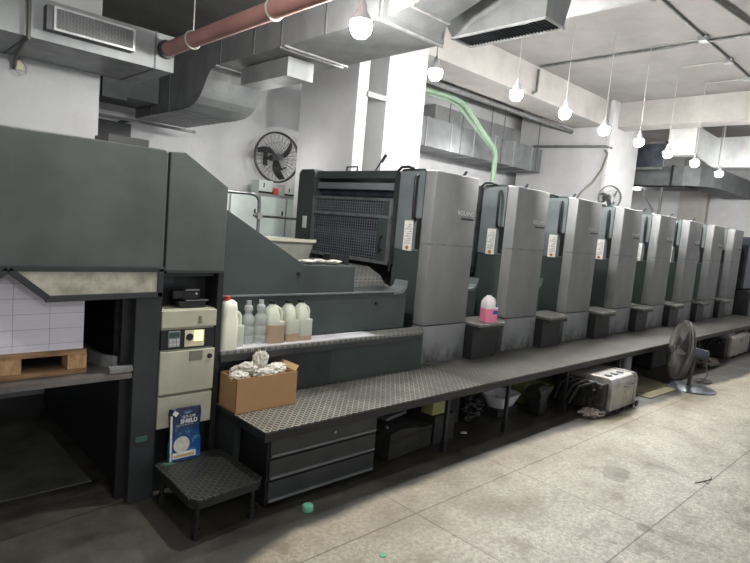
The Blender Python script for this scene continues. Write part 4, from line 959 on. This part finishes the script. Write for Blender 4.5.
ck.tube([(7.6, 2.05, .3), (7.68, 2.03, .15), (7.74, 2.08, .05)]+pts, .006, 6)
ck.build('power_cord', M['conduit'], g, 60)

# ---------------------------------------------------------------- lockers, cartons, handrail
g = empty('locker_cabinet', (4.2, 6.9, 0), 'pale green metal locker bank against the back wall under the wall fan', 'lockers')
MB().box(3.3, 5.1, 6.7, 7.15, 0, 1.88).build('body', M['galv'], g)
for i, x in enumerate((3.32, 3.76, 4.2, 4.64)):
    for z0, z1 in ((1.3, 1.84), (.7, 1.26), (.1, .66)):
        dd = MB().box(x, x+.41, 6.68, 6.7, z0, z1, .004).build('door', M['locker'], g)
        MB().box(x+.35, x+.37, 6.672, 6.68, z0+.3, z0+.36).build('handle', M['charcoal'], dd)
def carton(x0, x1, z1, m, lab, strip=None, name='carton'):
    g = empty(name, ((x0+x1)/2, 6.85, 1.88), lab, 'carton', 'things on the lockers')
    MB().box(x0, x1, 6.74, 6.95, 1.881, z1, .004).build('carton_body', m, g)
    if strip: MB().box(x0-.001, x1+.001, 6.735, 6.74, 1.885, 1.91).build('dark_strip', strip, g)
    MB().box((x0+x1)/2-.04, (x0+x1)/2-.025, 6.735, 6.74, z1-.1, z1-.04).build('printed_mark', M['black'], g)
carton(4.2, 4.42, 2.06, M['locker'], 'pale box with dark strip, leftmost on the lockers', M['black'])
carton(4.44, 4.6, 1.99, M['rag'], 'low white box beside the red item on the lockers')
carton(4.62, 4.83, 2.03, M['carton_white'], 'white box with dark foot, right of the red item on the lockers', M['black'])
tag(MB().lathe([(.035, 0), (.04, .02), (.04, .07), (.02, .09)], (4.45, 6.71, 1.881), 16).build('red_tin', M['red'], smooth=50), 'small red tin between the boxes on the lockers', 'tin')
tag(MB().lathe([(.06, 0), (.07, .13), (.064, .13), (.055, .01)], (4.93, 6.85, 1.881), 18).build('grey_cup', M['bin_grey'], smooth=50), 'grey tub at the right end of the lockers', 'tub')
g = empty('guard_rail', (3.1, 5.2, 0), 'bent steel tube handrail behind the green slope', 'handrail')
MB().tube([(2.2, 5.2, 1.79), (3.15, 5.2, 1.8), (3.22, 5.2, 1.785), (3.255, 5.2, 1.74), (3.26, 5.2, 1.6), (3.265, 5.2, .1)], .018, 10).build('tube', M['steel'], g, 60)
MB().tube([(3.2, 5.2, 1.58), (4.3, 5.2, 1.58)], .014, 10).build('cross_tube', M['steel'], g, 60)
MB().box(3.235, 3.29, 5.17, 5.23, 1.55, 1.61).build('clamp', M['flange'], g)
MB().box(2.2, 4.5, 5.0, 5.5, .02, .12).build('gangway', M['charcoal'], g)
tag(MB().box(1.75, 2.55, 6.9, 7.19, 0, 2.5, .01).build('switch_cabinet', M['charcoal']), 'dark tall cabinet in the corner behind the left white wall', 'cabinet')

# feeder at the far end
g = empty('sheet_feeder', (13.7, 3.9, 0), 'dark blue-grey feeder block at the far right end of the press', 'printing press')
MB().box(13.0, 14.6, 3.05, 4.85, .95, 1.98, .02).build('upper_body', M['feeder'], g)
MB().box(12.95, 14.65, 2.9, 4.9, 0, .93, .01).build('lower_body', M['charcoal'], g)
cbm = MB()
for i in range(6): cbm.tube([(12.9, 3.1+.03*i, .95), (12.88-.01*i, 3.08+.03*i, 1.3), (12.93, 3.1+.03*i, 1.6), (13.0, 3.15, 1.75)], .012, 6)
cbm.build('hose', M['rubber'], g, 50)

# ---------------------------------------------------------------- camera, world, view
cam = bpy.data.cameras.new('camera'); co = bpy.data.objects.new('camera', cam); COL.objects.link(co); scn.camera = co
yaw, pit, rol, fpx = 8.01987322e-01, 1.00040929e-01, 8.71082573e-02, 571.043
F = Vector((math.cos(yaw)*math.cos(pit), math.sin(yaw)*math.cos(pit), -math.sin(pit)))
Rr = F.cross(Vector((0, 0, 1))).normalized(); U = Rr.cross(F)
c_, s_2 = math.cos(rol), math.sin(rol)
R2 = c_*Rr+s_2*U; U2 = -s_2*Rr+c_*U
mw = Matrix((R2, U2, -F)).transposed().to_4x4(); mw.translation = (0, 0, 1.6); co.matrix_world = mw
cam.sensor_width = 36; cam.lens = fpx/750*36; cam.clip_start = .02; cam.clip_end = 100

w = bpy.data.worlds.new('world'); scn.world = w; w.use_nodes = True
w.node_tree.nodes['Background'].inputs[0].default_value = (.8, .85, .9, 1); w.node_tree.nodes['Background'].inputs[1].default_value = .45
scn.view_settings.view_transform = 'Standard'; scn.view_settings.look = 'None'; scn.view_settings.gamma = 1
scn.view_settings.exposure = 0.9
try:
    scn.cycles.use_denoising = True; scn.cycles.max_bounces = 8; scn.cycles.transparent_max_bounces = 12
except Exception: pass
